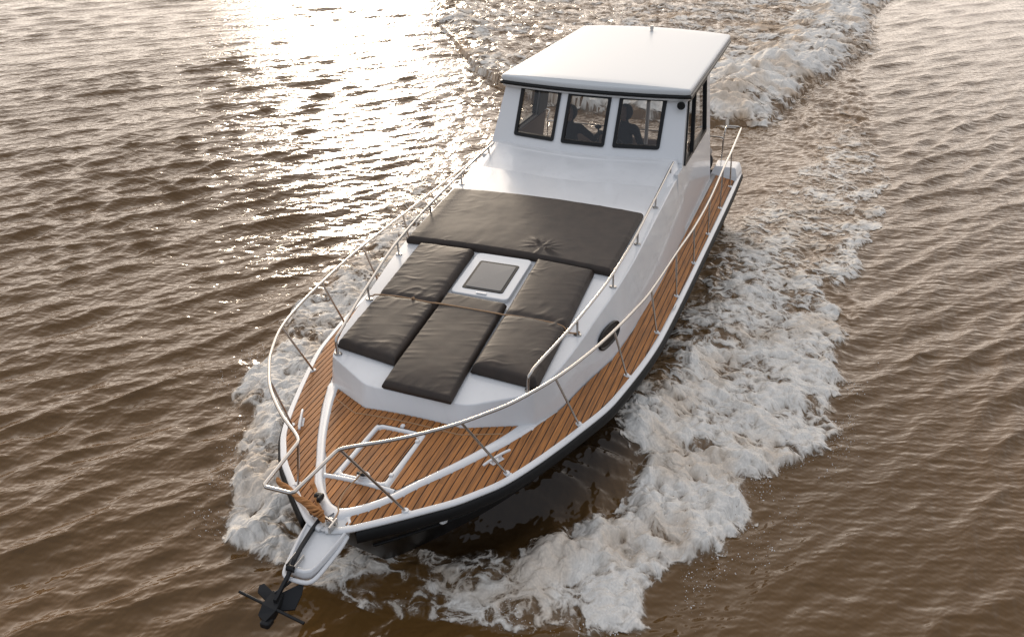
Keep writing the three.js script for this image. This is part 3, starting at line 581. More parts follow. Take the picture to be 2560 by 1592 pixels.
cushion('sun_cushion', 'long dark brown cushion on the starboard side of the white roof hatch', [[-1.20, -2.40], [-0.445, -2.37], [-0.40, 0.0], [-1.145, -0.13]], 0.095, { tie: -1.13, seed: 11.3, puff: 0.024, crease: 0.008, wrinkle: 0.0065, r: 0.045, nv: 150 });
cushion('sun_cushion', 'long dark brown cushion on the port side of the white roof hatch', [[0.40, -2.365], [1.13, -2.345], [1.17, -0.06], [0.43, -0.125]], 0.10, { tie: -1.12, tieDepth: 0.012, seed: 27.9, puff: 0.032, crease: 0.006, wrinkle: 0.005, r: 0.055, nv: 150 });
cushion('sun_cushion', 'narrow dark brown cushion in the middle, in front of the white roof hatch', [[-0.385, -1.39], [0.36, -1.36], [0.41, 0.385], [-0.365, 0.345]], 0.085, { seed: 41.2, puff: 0.010, crease: 0.006, wrinkle: 0.0012, r: 0.03, nv: 110 });
// ropes
const ropeY = z => topT(z);
tag(part('tie_rope', tube([[-1.285, 1.545, -1.14], [-1.235, 1.56, -1.135], [-1.19, 1.585, -1.13], [-1.0, 1.605, -1.125], [-0.82, 1.61, -1.125], [-0.5, 1.605, -1.12], [-0.38, 1.612, -1.12], [0, 1.612, -1.12], [0.36, 1.612, -1.115], [0.42, 1.61, -1.115], [0.62, 1.618, -1.115], [1.0, 1.612, -1.112], [1.13, 1.585, -1.11], [1.18, 1.53, -1.11], [1.285, 1.525, -1.13], [1.30, 1.535, -1.15], [1.275, 1.53, -1.155]], 0.0095, 200, 8), M.rope), 'thin tan rope stretched across the three forward cushions, tying them down', 'rope');
{ const k = part('knot', tube([[-0.72, 1.615, -1.125], [-0.70, 1.635, -1.10], [-0.69, 1.625, -1.13], [-0.70, 1.61, -1.09], [-0.69, 1.60, -1.03]], 0.009, 40, 8), M.rope, scene.getObjectByName('tie_rope')); }
tag(part('thin_line', tube([[0.035, 1.23, 1.55], [0.005, 1.19, 1.62], [-0.035, 1.15, 1.72], [-0.03, 1.14, 1.84], [0.0, 1.125, 1.95], [0.03, 1.12, 2.0], [0.05, 1.125, 2.1]], 0.0075, 60, 8), M.rope), 'thin pale line from the black deck pipe to the bow', 'rope');
{ // frayed brown rope and strap heap at the bow
  const g = group('rope_bundle'); const y = (x, z) => deckY(x, z);
  tag(g, 'heap of frayed orange-brown rope at the starboard edge of the bow tip', 'rope bundle');
  const strands = [], core = [[-0.735, 1.10, 1.775], [-0.66, 1.09, 1.82], [-0.56, 1.11, 1.86], [-0.44, 1.12, 1.935], [-0.32, 1.125, 2.0], [-0.22, 1.13, 2.06], [-0.12, 1.14, 2.11], [-0.03, 1.14, 2.15]];
  const cc = new THREE.CatmullRomCurve3(core.map(p => V(...p)));
  const rad = t => lerp(0.022, 0.055, sst(0.35, 0.85, t)) * (t > 0.24 && t < 0.34 ? 0.6 : 1);
  for (let k = 0; k < 11; k++) { const ph = rnd() * 6.28, tw = 9 + rnd() * 8, rr = 0.35 + 0.65 * rnd(), pts = []; for (let i = 0; i <= 30; i++) { const t = i / 30, p = cc.getPoint(t), a = ph + tw * t, r = rad(t) * rr; pts.push([p.x + 0.5 * r * Math.cos(a) + 0.008 * noise(t * 9, k), p.y + r * 0.75 * Math.sin(a) + 0.03 * sst(0.4, 0.8, t), p.z + 0.8 * r * Math.cos(a)]); } strands.push(tube(pts, 0.011 + 0.008 * rnd(), 60, 6)); }
  part('rope_coil', mergeGeometries(strands), M.rustyRope, g);
  const tail = []; for (let k = 0; k < 5; k++) { const o = () => (rnd() - 0.5) * 0.03; tail.push(tube([[-0.345 + o(), 1.16, 1.79 + o()], [-0.30 + o(), 1.15, 1.83], [-0.25 + o(), 1.16, 1.89], [-0.19 + o(), 1.16, 1.98], [-0.12 + o(), 1.16, 2.06]], 0.012, 30, 6)); }
  part('rope_tail', mergeGeometries(tail), M.rustyRope, g);
  part('dark_shackle', mergeGeometries([box(0.09, 0.05, 0.06, -0.205, 1.17, 1.92, 0.02), box(0.04, 0.06, 0.09, -0.17, 1.18, 1.96, 0.02)]), M.black, g);
}
// ---------------------------------------------------------------- anchor
{
  const a = group('anchor');
  tag(a, 'black folding anchor hanging from the white bow platform over the water', 'anchor');
  const sh = [[-0.085, 1.09, 2.11], [-0.09, 1.07, 2.26], [-0.085, 1.045, 2.43], [-0.07, 1.02, 2.58], [-0.062, 0.955, 2.70], [-0.085, 0.84, 2.88]];
  const prof = (p, i) => { const w = 0.014, h = 0.026; return [[p[0] - w, p[1] - h * 0.3, p[2]], [p[0] + w, p[1] - h * 0.3, p[2]], [p[0] + w, p[1] + h, p[2]], [p[0] - w, p[1] + h, p[2]]]; };
  part('shank', faceted(rings(sh.map(prof), true, true)), M.iron, a);
  part('stock', rod([-0.425, 0.845, 2.88], [0.21, 0.765, 2.935], 0.0135), M.iron, a);
  const plate = (pts, t) => { const s = rings([pts.map(p => [p[0], p[1] + t, p[2]]), pts.map(p => [p[0], p[1] - t, p[2]])], true, true); return faceted(s); };
  part('crown', mergeGeometries([faceted(rings([[[-0.16, 0.86, 2.79], [-0.06, 0.85, 2.79], [-0.05, 0.79, 2.80], [-0.16, 0.79, 2.80]], [[-0.18, 0.83, 2.92], [-0.05, 0.81, 2.93], [-0.06, 0.72, 2.93], [-0.19, 0.73, 2.93]], [[-0.19, 0.76, 2.98], [-0.11, 0.74, 3.01], [-0.11, 0.67, 3.0], [-0.18, 0.69, 2.97]]], true, true)), box(0.09, 0.07, 0.10, -0.115, 0.705, 2.98, 0.025).toNonIndexed()].map(g => { g.deleteAttribute('uv'); return g; })), M.iron, a);
  part('fluke', plate([[-0.10, 0.84, 2.79], [0.06, 0.90, 2.66], [0.075, 0.84, 2.73], [0.06, 0.76, 2.83], [-0.06, 0.75, 2.88]], 0.006), M.iron, a);
  part('fluke', plate([[-0.14, 0.84, 2.80], [-0.27, 0.86, 2.75], [-0.31, 0.84, 2.765], [-0.30, 0.81, 2.81], [-0.17, 0.78, 2.86]], 0.006), M.iron, a);
  part('trip_arm', tube([[-0.135, 0.85, 2.80], [-0.10, 0.875, 2.77], [-0.06, 0.90, 2.72], [-0.03, 0.93, 2.67]], 0.011, 24, 8), M.iron, a);
}

// ---------------------------------------------------------------- people in the wheelhouse
function body(bones, size, center, res, k = 0.05) {         // smooth union of tapered capsules, meshed
  const mc = new MarchingCubes(res, M.jacket, false, false, 400000), h = size / 2, p = V();
  mc.isolation = 0;
  for (let c = 0; c < res; c++) for (let b = 0; b < res; b++) for (let a = 0; a < res; a++) {
    p.set((a - res / 2) / (res / 2) * h, (b - res / 2) / (res / 2) * h, (c - res / 2) / (res / 2) * h).add(center);
    let d = 9;
    for (const [A, B, ra, rb] of bones) {
      const bx = B[0] - A[0], by = B[1] - A[1], bz = B[2] - A[2], px = p.x - A[0], py = p.y - A[1], pz = p.z - A[2], l2 = bx * bx + by * by + bz * bz + 1e-9, t = clamp((px * bx + py * by + pz * bz) / l2);
      const q = Math.hypot(px - bx * t, py - by * t, pz - bz * t) - lerp(ra, rb, t), m = clamp(0.5 + 0.5 * (d - q) / k);
      d = lerp(d, q, m) - k * m * (1 - m);
    }
    mc.field[c * res * res + b * res + a] = -d;
  }
  mc.update();
  const n = mc.count, pos = new Float32Array(mc.positionArray.slice(0, n * 3));
  for (let i = 0; i < n; i++) { pos[i * 3] = pos[i * 3] * h + center.x; pos[i * 3 + 1] = pos[i * 3 + 1] * h + center.y; pos[i * 3 + 2] = pos[i * 3 + 2] * h + center.z; }
  let g = new THREE.BufferGeometry(); g.setAttribute('position', new THREE.BufferAttribute(pos, 3));
  g = mergeVertices(g, 1e-4); g.computeVertexNormals(); return g;
}
function person(label, pos, turn, arms) {
  const o = group('person'); tag(o, label, 'person');
  const bones = [
    [[0, 0.96, 0], [0, 1.18, 0], 0.14, 0.15], [[0, 1.18, 0], [0, 1.36, -0.01], 0.155, 0.135], [[-0.15, 1.40, 0], [0.15, 1.40, 0], 0.085, 0.085], [[0, 1.42, 0], [0, 1.54, 0.01], 0.075, 0.065],
    [[-0.09, 0.92, 0], [-0.11, 0.5, 0.03], 0.095, 0.065], [[0.09, 0.92, 0], [0.12, 0.5, 0.03], 0.095, 0.065], [[-0.11, 0.5, 0.03], [-0.12, 0.09, -0.01], 0.06, 0.045], [[0.12, 0.5, 0.03], [0.13, 0.09, -0.01], 0.06, 0.045],
    [[-0.12, 0.05, -0.03], [-0.13, 0.04, 0.15], 0.045, 0.035], [[0.13, 0.05, -0.03], [0.15, 0.04, 0.15], 0.045, 0.035],
  ];
  for (const [sx, e, w, f] of arms) {
    bones.push([[sx * 0.2, 1.39, 0], e, 0.065, 0.05], [e, w, 0.05, 0.034], [w, [w[0] + f[0] * 0.07, w[1] + f[1] * 0.07, w[2] + f[2] * 0.07], 0.034, 0.03]);
    for (let q = -1.5; q <= 1.5; q++) bones.push([[w[0] + f[0] * 0.07 + q * 0.018, w[1] + f[1] * 0.07, w[2] + f[2] * 0.07], [w[0] + f[0] * 0.11 + q * 0.02, w[1] + f[1] * 0.11 - 0.02, w[2] + f[2] * 0.12], 0.011, 0.009]);
    bones.push([[w[0] - sx * 0.025, w[1], w[2] + 0.02], [w[0] - sx * 0.05, w[1] + 0.005, w[2] + 0.07], 0.012, 0.009]);
  }
  part('body', body(bones, 1.9, V(0, 0.86, 0), 92, 0.03), M.jacket, o);
  const head = body([[[0, 1.63, 0.02], [0, 1.68, 0.0], 0.085, 0.1], [[0, 1.575, 0.06], [0, 1.60, 0.05], 0.045, 0.055], [[0, 1.645, 0.105], [0, 1.615, 0.118], 0.012, 0.017], [[-0.03, 1.582, 0.10], [0.03, 1.582, 0.10], 0.01, 0.01], [[-0.095, 1.63, 0.01], [-0.098, 1.65, 0.005], 0.018, 0.02], [[0.095, 1.63, 0.01], [0.098, 1.65, 0.005], 0.018, 0.02], [[0, 1.52, 0.0], [0, 1.6, 0.01], 0.06, 0.065]], 0.46, V(0, 1.63, 0.02), 64, 0.012);
  part('head', head, M.skin, o);
  // hood: a shell open at the face
  const hood = gridGeo(36, 18, (i, j) => { const th = lerp(0.5, 6.283 - 0.5, i / 36), ph = lerp(0.02, 2.45, j / 18), r = 0.128 + 0.01 * Math.sin(ph * 2); const s = Math.sin(ph); return [r * s * Math.sin(th), 1.655 + r * 1.12 * Math.cos(ph), -0.005 + r * s * Math.cos(th) * (ph < 1 ? 1.05 : 1)]; });
  part('hood', hood, M.jacket, o);
  o.position.set(...pos); o.rotation.y = turn; return o;
}
person('person in a dark hooded jacket behind the middle windscreen window, one hand on a lever', [-0.60, 0.66, -7.1], 0.25, [[1, [0.42, 1.25, 0.06], [0.52, 1.42, 0.28], [0.5, 0.2, 0.8]], [-1, [-0.30, 1.13, 0.02], [-0.24, 0.98, 0.2], [0.2, -0.3, 0.9]]]);
person('person in a dark hooded jacket standing behind the port windscreen window, nearest the horn', [0.31, 0.71, -7.25], -0.1, [[1, [0.33, 1.13, 0.03], [0.24, 1.15, 0.28], [-0.2, 0.0, 0.95]], [-1, [-0.32, 1.13, 0.03], [-0.18, 1.16, 0.28], [0.2, 0.0, 0.95]]]);
{ // bundle on the stern behind the wheelhouse
  const f = group('deck_bag'); tag(f, 'dark and pale bundle on the stern behind the port wheelhouse wall', 'bag');
  const lump = (x, y, z, a, b, c, s) => { const g = new THREE.IcosahedronGeometry(1, 4), p = g.attributes.position; for (let i = 0; i < p.count; i++) { const v = V(p.getX(i), p.getY(i), p.getZ(i)), k = 1 + 0.10 * noise(v.x * 2 + s, v.y * 2 + v.z * 1.7); p.setXYZ(i, v.x * a * k, v.y * b * k, v.z * c * k); } const q = mergeVertices(g); q.computeVertexNormals(); q.translate(x, y, z); return q; };
  part('dark_bag', lump(1.46, 1.06, -9.22, 0.13, 0.17, 0.13, 3), M.jacket, f);
  part('pale_top', lump(1.47, 1.26, -9.22, 0.09, 0.085, 0.09, 9), std(0.42, 0.36, 0.3, 0.8), f);
}

// ---------------------------------------------------------------- water
const polyDist = (pts, x, z) => { let m = 1e9; for (let i = 0; i < pts.length - 1; i++) { const [ax, az] = pts[i], [bx, bz] = pts[i + 1], dx = bx - ax, dz = bz - az, t = clamp(((x - ax) * dx + (z - az) * dz) / (dx * dx + dz * dz)); const q = (x - ax - dx * t) ** 2 + (z - az - dz * t) ** 2; if (q < m) m = q; } return Math.sqrt(m); };
const inPoly = (pts, x, z) => { let c = false; for (let i = 0, j = pts.length - 1; i < pts.length; j = i++) { const [xi, zi] = pts[i], [xj, zj] = pts[j]; if ((zi > z) !== (zj > z) && x < (xj - xi) * (z - zi) / (zj - zi) + xi) c = !c; } return c; };
const xoR = smoothCurve([[1.78, 0.2], [1.72, 1.03], [1.55, 1.9], [1.23, 2.5], [0.53, 2.79], [0.04, 3.19], [-0.48, 3.43], [-1.15, 3.51], [-1.94, 3.89], [-2.4, 4.12], [-3.14, 4.10], [-4.0, 4.27], [-5.3, 4.27], [-6.7, 4.05], [-7.6, 4.38], [-9.3, 4.53], [-10.9, 4.86], [-11.8, 4.65], [-12.8, 4.93], [-14, 4.9], [-15, 4.6], [-17, 4.3], [-19, 3.9]]);
const xiR = smoothCurve([[1.78, 0.05], [1.3, 0.35], [0.9, 0.80], [0.55, 1.25], [0.3, 1.5], [-0.1, 1.85], [-0.9, 2.0], [-1.5, 1.65], [-2, 1.5], [-2.65, 1.65], [-4.7, 1.78], [-6.9, 1.85], [-8.9, 1.9], [-11, 2.5], [-14, 3.1], [-17, 3.5], [-19, 3.9]]);
const dR = curve([[1.8, 0.0], [1.72, 0.3], [1.3, 0.58], [0.9, 0.82], [0.5, 0.95], [-0.8, 0.96], [-1.6, 0.86], [-4, 0.74], [-6, 0.66], [-8, 0.58], [-10, 0.51], [-12, 0.44], [-15, 0.36], [-17, 0.25], [-19, 0]]);
const xoL = smoothCurve([[1.75, 0.4], [1.66, 1.05], [1.5, 1.75], [1.05, 2.12], [0.33, 2.42], [-0.48, 2.75], [-0.8, 3.2], [-1.08, 3.36], [-2.1, 3.54], [-4.2, 3.94], [-5, 3.85], [-6.4, 4.15], [-9, 4.9]]);
const dL = curve([[1.8, 0], [1.7, 0.5], [1.4, 0.9], [0.5, 0.92], [-1.5, 0.8], [-4, 0.68], [-5.5, 0.6], [-7, 0.45], [-9, 0.2], [-10, 0]]);
const frontR = [[-2.2, -16.4], [0.5, -16.3], [1.94, -16.6], [2.3, -18.8], [2.65, -20.9], [3.35, -23.5], [4.4, -28.6], [4.6, -36.6], [5.2, -41], [6, -60]];
const frontL = [[-22, -46], [-14.7, -33.3], [-12.5, -28.0], [-9.9, -24.0], [-7.6, -20.2], [-5.2, -17.4], [-2.2, -16.4]];
const stern = [...frontL, ...frontR];
const turbL = smoothCurve([[1, 2.0], [-1, 3.3], [-4.2, 3.95], [-6.4, 4.25], [-8.2, 5.1], [-12.4, 5.95], [-17, 7.1], [-21.3, 8.7], [-28, 12.6], [-33.3, 14.7], [-46, 22]]);
const turbR = smoothCurve([[1, 2.4], [-1, 3.5], [-4.0, 4.2], [-9, 4.5], [-13, 4.9], [-18, 4.8], [-24, 4.2], [-29, 4.7], [-37, 4.8], [-46, 5.5]]);
function foamDensity(x, z) {
  let f = 0; const ed = 0.20 * noise(x * 1.1, z * 1.1) + 0.13 * noise(x * 3.1 + 5, z * 3.1) + 0.06 * noise(x * 8, z * 8);
  if (z < 1.85 && z > -19) {
    if (x > -0.1) {
      const o = xoR(z) + ed - x, i = x - xiR(z) + ed * 0.8, w = o + i;
      if (o > 0 && i > 0) { f = Math.max(f, dR(z) * sst(0, 0.16, o) * sst(0, z > -2 ? 0.35 : 0.7, i)); if (z < -3) { f *= lerp(1, 0.72, sst(0.4, 1.6, i) * sst(-3, -8, z) * sst(0.4, 1.1, o)); f = Math.max(f, 0.8 * dR(z) * sst(0, 0.12, o) * (1 - sst(0.15, 0.45, o)) + 0.0); } }
    } else if (z > -10) {
      const a = -x, o = xoL(z) + ed - a, i = a - Math.max(hullWater(z), lerp(0, 0.85, sst(0.8, 1.4, z))) + ed;
      if (o > 0) f = dL(z) * sst(0, 0.2, o) * sst(-0.1, 0.1, i);
    }
    if (z > 1.0 && Math.abs(x) < 0.7) f = Math.max(f, 0.36 * sst(1.85, 1.5, z + ed) * sst(0.75, 0.3, Math.abs(x)));
  }
  if (z < -14) {
    const inside = inPoly(stern.concat([[6, -70], [-30, -70]]), x, z), sg = inside ? 1 : -1, ed2 = 0.25 * noise(x * 3.3, z * 3.3) + 0.2 * noise(x * 7.1, z * 7.1);
    const sR = sg * polyDist(frontR, x, z) + ed * 0.9, sL = sg * polyDist(frontL, x, z) + ed * 0.9;
    if (sR > -0.3 || sL > -0.3) {
      const b = sst(-0.3, 0.6, sR + ed2) * ((z > -27 ? 1.0 : 0.8) * (1 - sst(1.8, 4.8, sR)) + 0.26 * sst(2, 5, sR) * (1 - sst(7, 13, sR)));
      const c = sst(-0.3, 0.6, sL + ed2) * (0.42 * (1 - sst(0.7, 2.2, sL)) + 0.14 * (1 - sst(3, 9, sL)) * sst(0.9, 2.6, sL));
      f = Math.max(f, sg < 0 ? Math.max(sR > sL ? b : 0, sL > sR ? c : 0) : Math.max(b, c, 0.06));
    }
  }
  return clamp(f);
}
// foam density on two grids, shared by the water and the foam that lies on it
function densityGrid(x0, x1, z0, z1, gs) {
  const gx = Math.ceil((x1 - x0) / gs) + 2, gz = Math.ceil((z1 - z0) / gs) + 2, D = new Float32Array(gx * gz);
  for (let j = 0; j < gz; j++) for (let i = 0; i < gx; i++) D[j * gx + i] = foamDensity(x0 + i * gs, z0 + j * gs);
  return (x, z) => { const a = (x - x0) / gs, b = (z - z0) / gs; if (a < 0 || b < 0 || a >= gx - 1 || b >= gz - 1) return 0; const i = Math.floor(a), j = Math.floor(b), u = a - i, v = b - j, o = j * gx + i; return lerp(lerp(D[o], D[o + 1], u), lerp(D[o + gx], D[o + gx + 1], u), v); };
}
const densNear = densityGrid(-5.7, 5.7, -15.3, 2.4, 0.04), densFar = densityGrid(-22.2, 7.7, -46.2, -15.1, 0.09);
const densAt = (x, z) => z > -15.2 ? densNear(x, z) : densFar(x, z);
function lumps(x, z, size) {                               // rounded heaps of foam, about -0.4..1
  const wx = x + 0.35 * size * noise(x * 0.9 / size, z * 0.9 / size), wz = z + 0.35 * size * noise(x * 0.9 / size + 7, z * 0.9 / size + 3);
  const a = cells(wx / size, wz / size), b = cells(wx * 2.2 / size + 4, wz * 2.2 / size), big = noise(x * 0.4 / size, z * 0.4 / size);
  return 0.5 * Math.max(0, 1 - a * a * 1.3) + 0.3 * Math.max(0, 1 - b * b * 1.2) + 0.55 * big;
}
// wind waves: many directional components, sharpened
const comps = [];
{
  const N = 64;
  for (let k = 0; k < N; k++) {
    const lam = 0.20 * Math.pow(11, Math.pow((k + rnd()) / N, 1.05)), spread = lerp(0.52, 0.30, sst(0.3, 2.0, lam));
    const ang = R(36) + spread * (rnd() + rnd() + rnd() - 1.5) * 1.1, kk = 2 * Math.PI / lam;
    const slope = 0.057 * (lam < 0.3 ? 0.85 : lam > 1.4 ? 0.36 : lam > 0.95 ? 0.5 : lam > 0.7 ? 0.78 : lam > 0.5 ? 1.1 : 1.3);
    comps.push({ kx: Math.cos(ang) * kk, kz: Math.sin(ang) * kk, cx: Math.cos(ang), cz: Math.sin(ang), a: slope / kk, lam, ph: rnd() * 6.283 });
  }
}
const CAMX = CAM.x, CAMZ = CAM.z;
const STEP = 0.0034;
function surface(x, z, out) {                               // displaced position of the water sheet at rest point (x, z)
  const r = Math.hypot(x - CAMX, z - CAMZ), cell = Math.max(0.02, r * STEP);
  const lee = 1 - 0.42 * sst(0.5, 3.5, x) * sst(-9, -1, z);
  const gust = lee * (0.80 + 0.42 * noise(x * 0.16 + 3, z * 0.16) + 0.25 * noise(x * 0.5 + 3, z * 0.5));
  const big = 0.9 + 0.5 * noise(x * 0.06, z * 0.06 + 7);
  const ax = Math.abs(x), port = x > 0;
  // inside the wake?
  let wake = 0;
  if (z < 1.5) { const edge = (port ? turbR(z) : turbL(z)) + 0.35 * noise(x * 0.9, z * 0.9) + 0.2 * noise(x * 2.3, z * 2.3); wake = sst(0.25, -0.45, ax - edge) * sst(1.5, 0.3, z); }
  const hw = hullWater(z), d = ax - hw;
  const calm = (1 - 0.72 * wake) * (1 - 0.8 * sst(1.2, 0.6, d) * sst(1.8, 1.0, z) * sst(-4, -2, z));
  let dx = 0, dy = 0, dz = 0; const far = r > 70 ? 1 - sst(70, 400, r) * 0.6 : 1;
  for (let k = 0; k < comps.length; k++) {
    const c = comps[k]; if (c.lam < cell * 2.4) continue;
    let a = c.a * far * (c.lam < 1.2 ? gust : big) * calm; if (c.lam < cell * 5) a *= (c.lam / cell - 2.4) / 2.6;
    const t = c.kx * x + c.kz * z + c.ph, s = Math.sin(t), q = Math.cos(t);
    dy += a * s; dx += 0.85 * a * c.cx * q; dz += 0.85 * a * c.cz * q;
  }
  if (wake > 0.01) {
    const sternAmp = lerp(0.05, 0.028, sst(-6, -9, z)) + 0.06 * sst(-14, -18, z);
    const wx = x + 0.25 * noise(x * 1.1, z * 1.1 + 31), wz = z + 0.25 * noise(x * 1.1 + 12, z * 1.1);
    let t = 0, a = 1, fx = wx * 1.3, fz = wz * 1.3; for (let o = 0; o < 5; o++) { if (0.77 / (2 ** o) < cell * 2) break; t += a * (0.55 - Math.abs(noise(fx, fz)) * 1.6); fx = fx * 2.07 + 3; fz = fz * 2.07 + 9; a *= 0.56; }
    dy += wake * sternAmp * t * (1 - 0.75 * sst(1.1, 0.6, d) * sst(-4, -2, z));
  }
  // bow wave that peels off the hull and falls outward
  if (z < 1.9 && z > -11 && ax < 6) {
    const A = 0.46 * sst(1.25, 0.1, z) * (1 - 0.72 * sst(-1.2, -5.5, z)) * (1 - sst(-6, -10.5, z));
    const w = lerp(0.30, 0.55, sst(1.0, -1.0, z)), d0 = lerp(0.05, 0.38, sst(1.0, -1.2, z)) + lerp(0, 0.5, sst(-2, -7, z));
    const t = d - d0, prof = t < 0 ? lerp(0.7, 1, sst(-d0 - 0.05, 0, t)) : Math.exp(-((t / w) ** 2));
    const streak = 1 + 0.10 * noise(z * 5 + x * 1.2, x * 0.8) + 0.05 * noise(z * 13 + x * 3, x * 1.0);
    dy += A * prof * streak;
    // foam mound further out
    const mo = d - lerp(0.9, 1.9, sst(1.2, -4, z)); dy += 0.11 * Math.exp(-((mo / 0.6) ** 2)) * sst(1.5, 0.6, z) * (1 - sst(-4, -9, z));
  }
  // stern: hollow behind the transom, breaking wave fronts
  if (z < -9) {
    dy -= 0.16 * sst(-9, -10.5, z) * (1 - sst(-13, -15.5, z)) * sst(3.2, 1.2, ax);
    if (z < -14 && z > -62) {
      const inside = inPoly(stern.concat([[6, -70], [-30, -70]]), x, z);
      const sR = polyDist(frontR, x, z), sL = polyDist(frontL, x, z);
      const lump = 0.75 + 0.5 * noise(x * 0.7, z * 0.7) + 0.25 * noise(x * 1.9, z * 1.9);
      if (inside) dy += Math.max((0.42 + 0.2 * sst(-30, -20, z)) * sst(-0.2, 2.0, sR) * Math.exp(-sR / 4.0), 0.30 * sst(0, 1.2, sL) * Math.exp(-sL / 1.7)) * lump + 0.16 * Math.exp(-(((x + 3.3) / 2.2) ** 2)) * sst(-20, -26, z);
      else dy -= 0.08 * Math.exp(-Math.min(sR, sL) / 0.8);
    }
  }
  if (z < 2.3 && z > -46 && x > -22 && x < 7.6) {
    const f = densAt(x, z);
    if (f > 0.03) dy += z > -15.2 ? (0.15 * f * f + 0.03 * f) * lumps(x, z, 0.17) : (0.24 * f * f + 0.03 * f) * lumps(x, z, 0.42);
  }
  if (d < -0.15 && z > -9.3 && z < 1.1) dy = Math.min(dy, lerp(dy, -0.25, sst(-0.15, -0.4, d)));
  out[0] = x + dx; out[1] = WL + dy; out[2] = z + dz; out[3] = wake;
}
{
  const view = Math.atan2(-Math.cos(R(19.738)), -Math.sin(R(19.738)));     // heading in the x-z plane
  const th = []; const fine = R(44), st = R(0.135);
  for (let a = -fine; a <= fine + 1e-6; a += st) th.push(a);
  for (let a = fine + R(2); a < 2 * Math.PI - fine - R(1); a += R(4)) th.push(a);
  th.push(2 * Math.PI - fine);
  const rs = [0.2, 0.8, 1.6, 2.6, 3.6, 4.4]; let r = 5.0; while (r < 72) { rs.push(r); r *= 1 + STEP; } while (r < 4000) { rs.push(r); r *= 1.06; }
  const nu = th.length - 1, nv = rs.length - 1, pos = new Float32Array((nu + 1) * (nv + 1) * 3), uv = new Float32Array((nu + 1) * (nv + 1) * 2), col = new Float32Array((nu + 1) * (nv + 1) * 3), out = [0, 0, 0, 0];
  let k = 0;
  for (let j = 0; j <= nv; j++) for (let i = 0; i <= nu; i++, k++) {
    const x = CAMX + rs[j] * Math.cos(view + th[i]), z = CAMZ + rs[j] * Math.sin(view + th[i]);
    surface(x, z, out);
    pos[k * 3] = out[0]; pos[k * 3 + 1] = out[1]; pos[k * 3 + 2] = out[2]; uv[k * 2] = x / 2.6; uv[k * 2 + 1] = z / 2.6;
    const dh = Math.abs(x) - hullWater(z), hullShade = 1 - 0.82 * sst(1.25, 0.55, dh) * sst(1.25, 0.9, z) * sst(-2.6, -1.6, z);   // shade and dark reflection of the hull, painted into the water colour
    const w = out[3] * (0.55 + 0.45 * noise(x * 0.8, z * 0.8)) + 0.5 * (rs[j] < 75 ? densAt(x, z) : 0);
    col[k * 3] = hullShade * lerp(0.104, 0.155, w); col[k * 3 + 1] = hullShade * lerp(0.054, 0.089, w); col[k * 3 + 2] = hullShade * lerp(0.0165, 0.039, w);
  }
  const idx = new Uint32Array(nu * nv * 6); let q = 0;
  for (let j = 0; j < nv; j++) for (let i = 0; i < nu; i++) { const a = j * (nu + 1) + i, b = a + 1, c = a + nu + 1, d = c + 1; idx[q++] = a; idx[q++] = b; idx[q++] = c; idx[q++] = b; idx[q++] = d; idx[q++] = c; }
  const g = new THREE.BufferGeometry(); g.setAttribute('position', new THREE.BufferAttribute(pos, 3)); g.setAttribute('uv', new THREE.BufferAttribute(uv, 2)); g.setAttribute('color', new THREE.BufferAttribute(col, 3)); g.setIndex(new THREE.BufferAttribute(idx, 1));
  g.computeVertexNormals();
  if (g.attributes.normal.getY(1000) < 0) { for (let i = 0; i < idx.length; i += 3) { const t = idx[i]; idx[i] = idx[i + 1]; idx[i + 1] = t; } g.computeVertexNormals(); }
  // fine ripples as a tiling bump
  const S = 512, hgt = new Float32Array(S * S), rip = []; for (let n = 0; n < 70; n++) { const lam = 0.05 * Math.pow(6, rnd()), ang = R(41) + (rnd() + rnd() - 1) * 1.5, m = 2.6 / lam; rip.push([Math.round(Math.cos(ang) * m), Math.round(Math.sin(ang) * m), lam, rnd() * 6.283]); }
  let mx = 0; for (let j = 0; j < S; j++) for (let i = 0; i < S; i++) { let s = 0; for (const [a, b, l, p] of rip) s += l * Math.sin(6.2831853 * (a * i + b * j) / S + p); hgt[j * S + i] = s; mx = Math.max(mx, Math.abs(s)); }
  const px = new Uint8Array(S * S * 4); for (let i = 0; i < S * S; i++) { const v = 127.5 + 127 * hgt[i] / mx; px[i * 4] = px[i * 4 + 1] = px[i * 4 + 2] = v; px[i * 4 + 3] = 255; }
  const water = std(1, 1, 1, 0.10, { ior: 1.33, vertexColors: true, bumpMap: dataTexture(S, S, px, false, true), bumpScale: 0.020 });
  const w = part('water', g, water); w.userData.kind = 'structure';
}

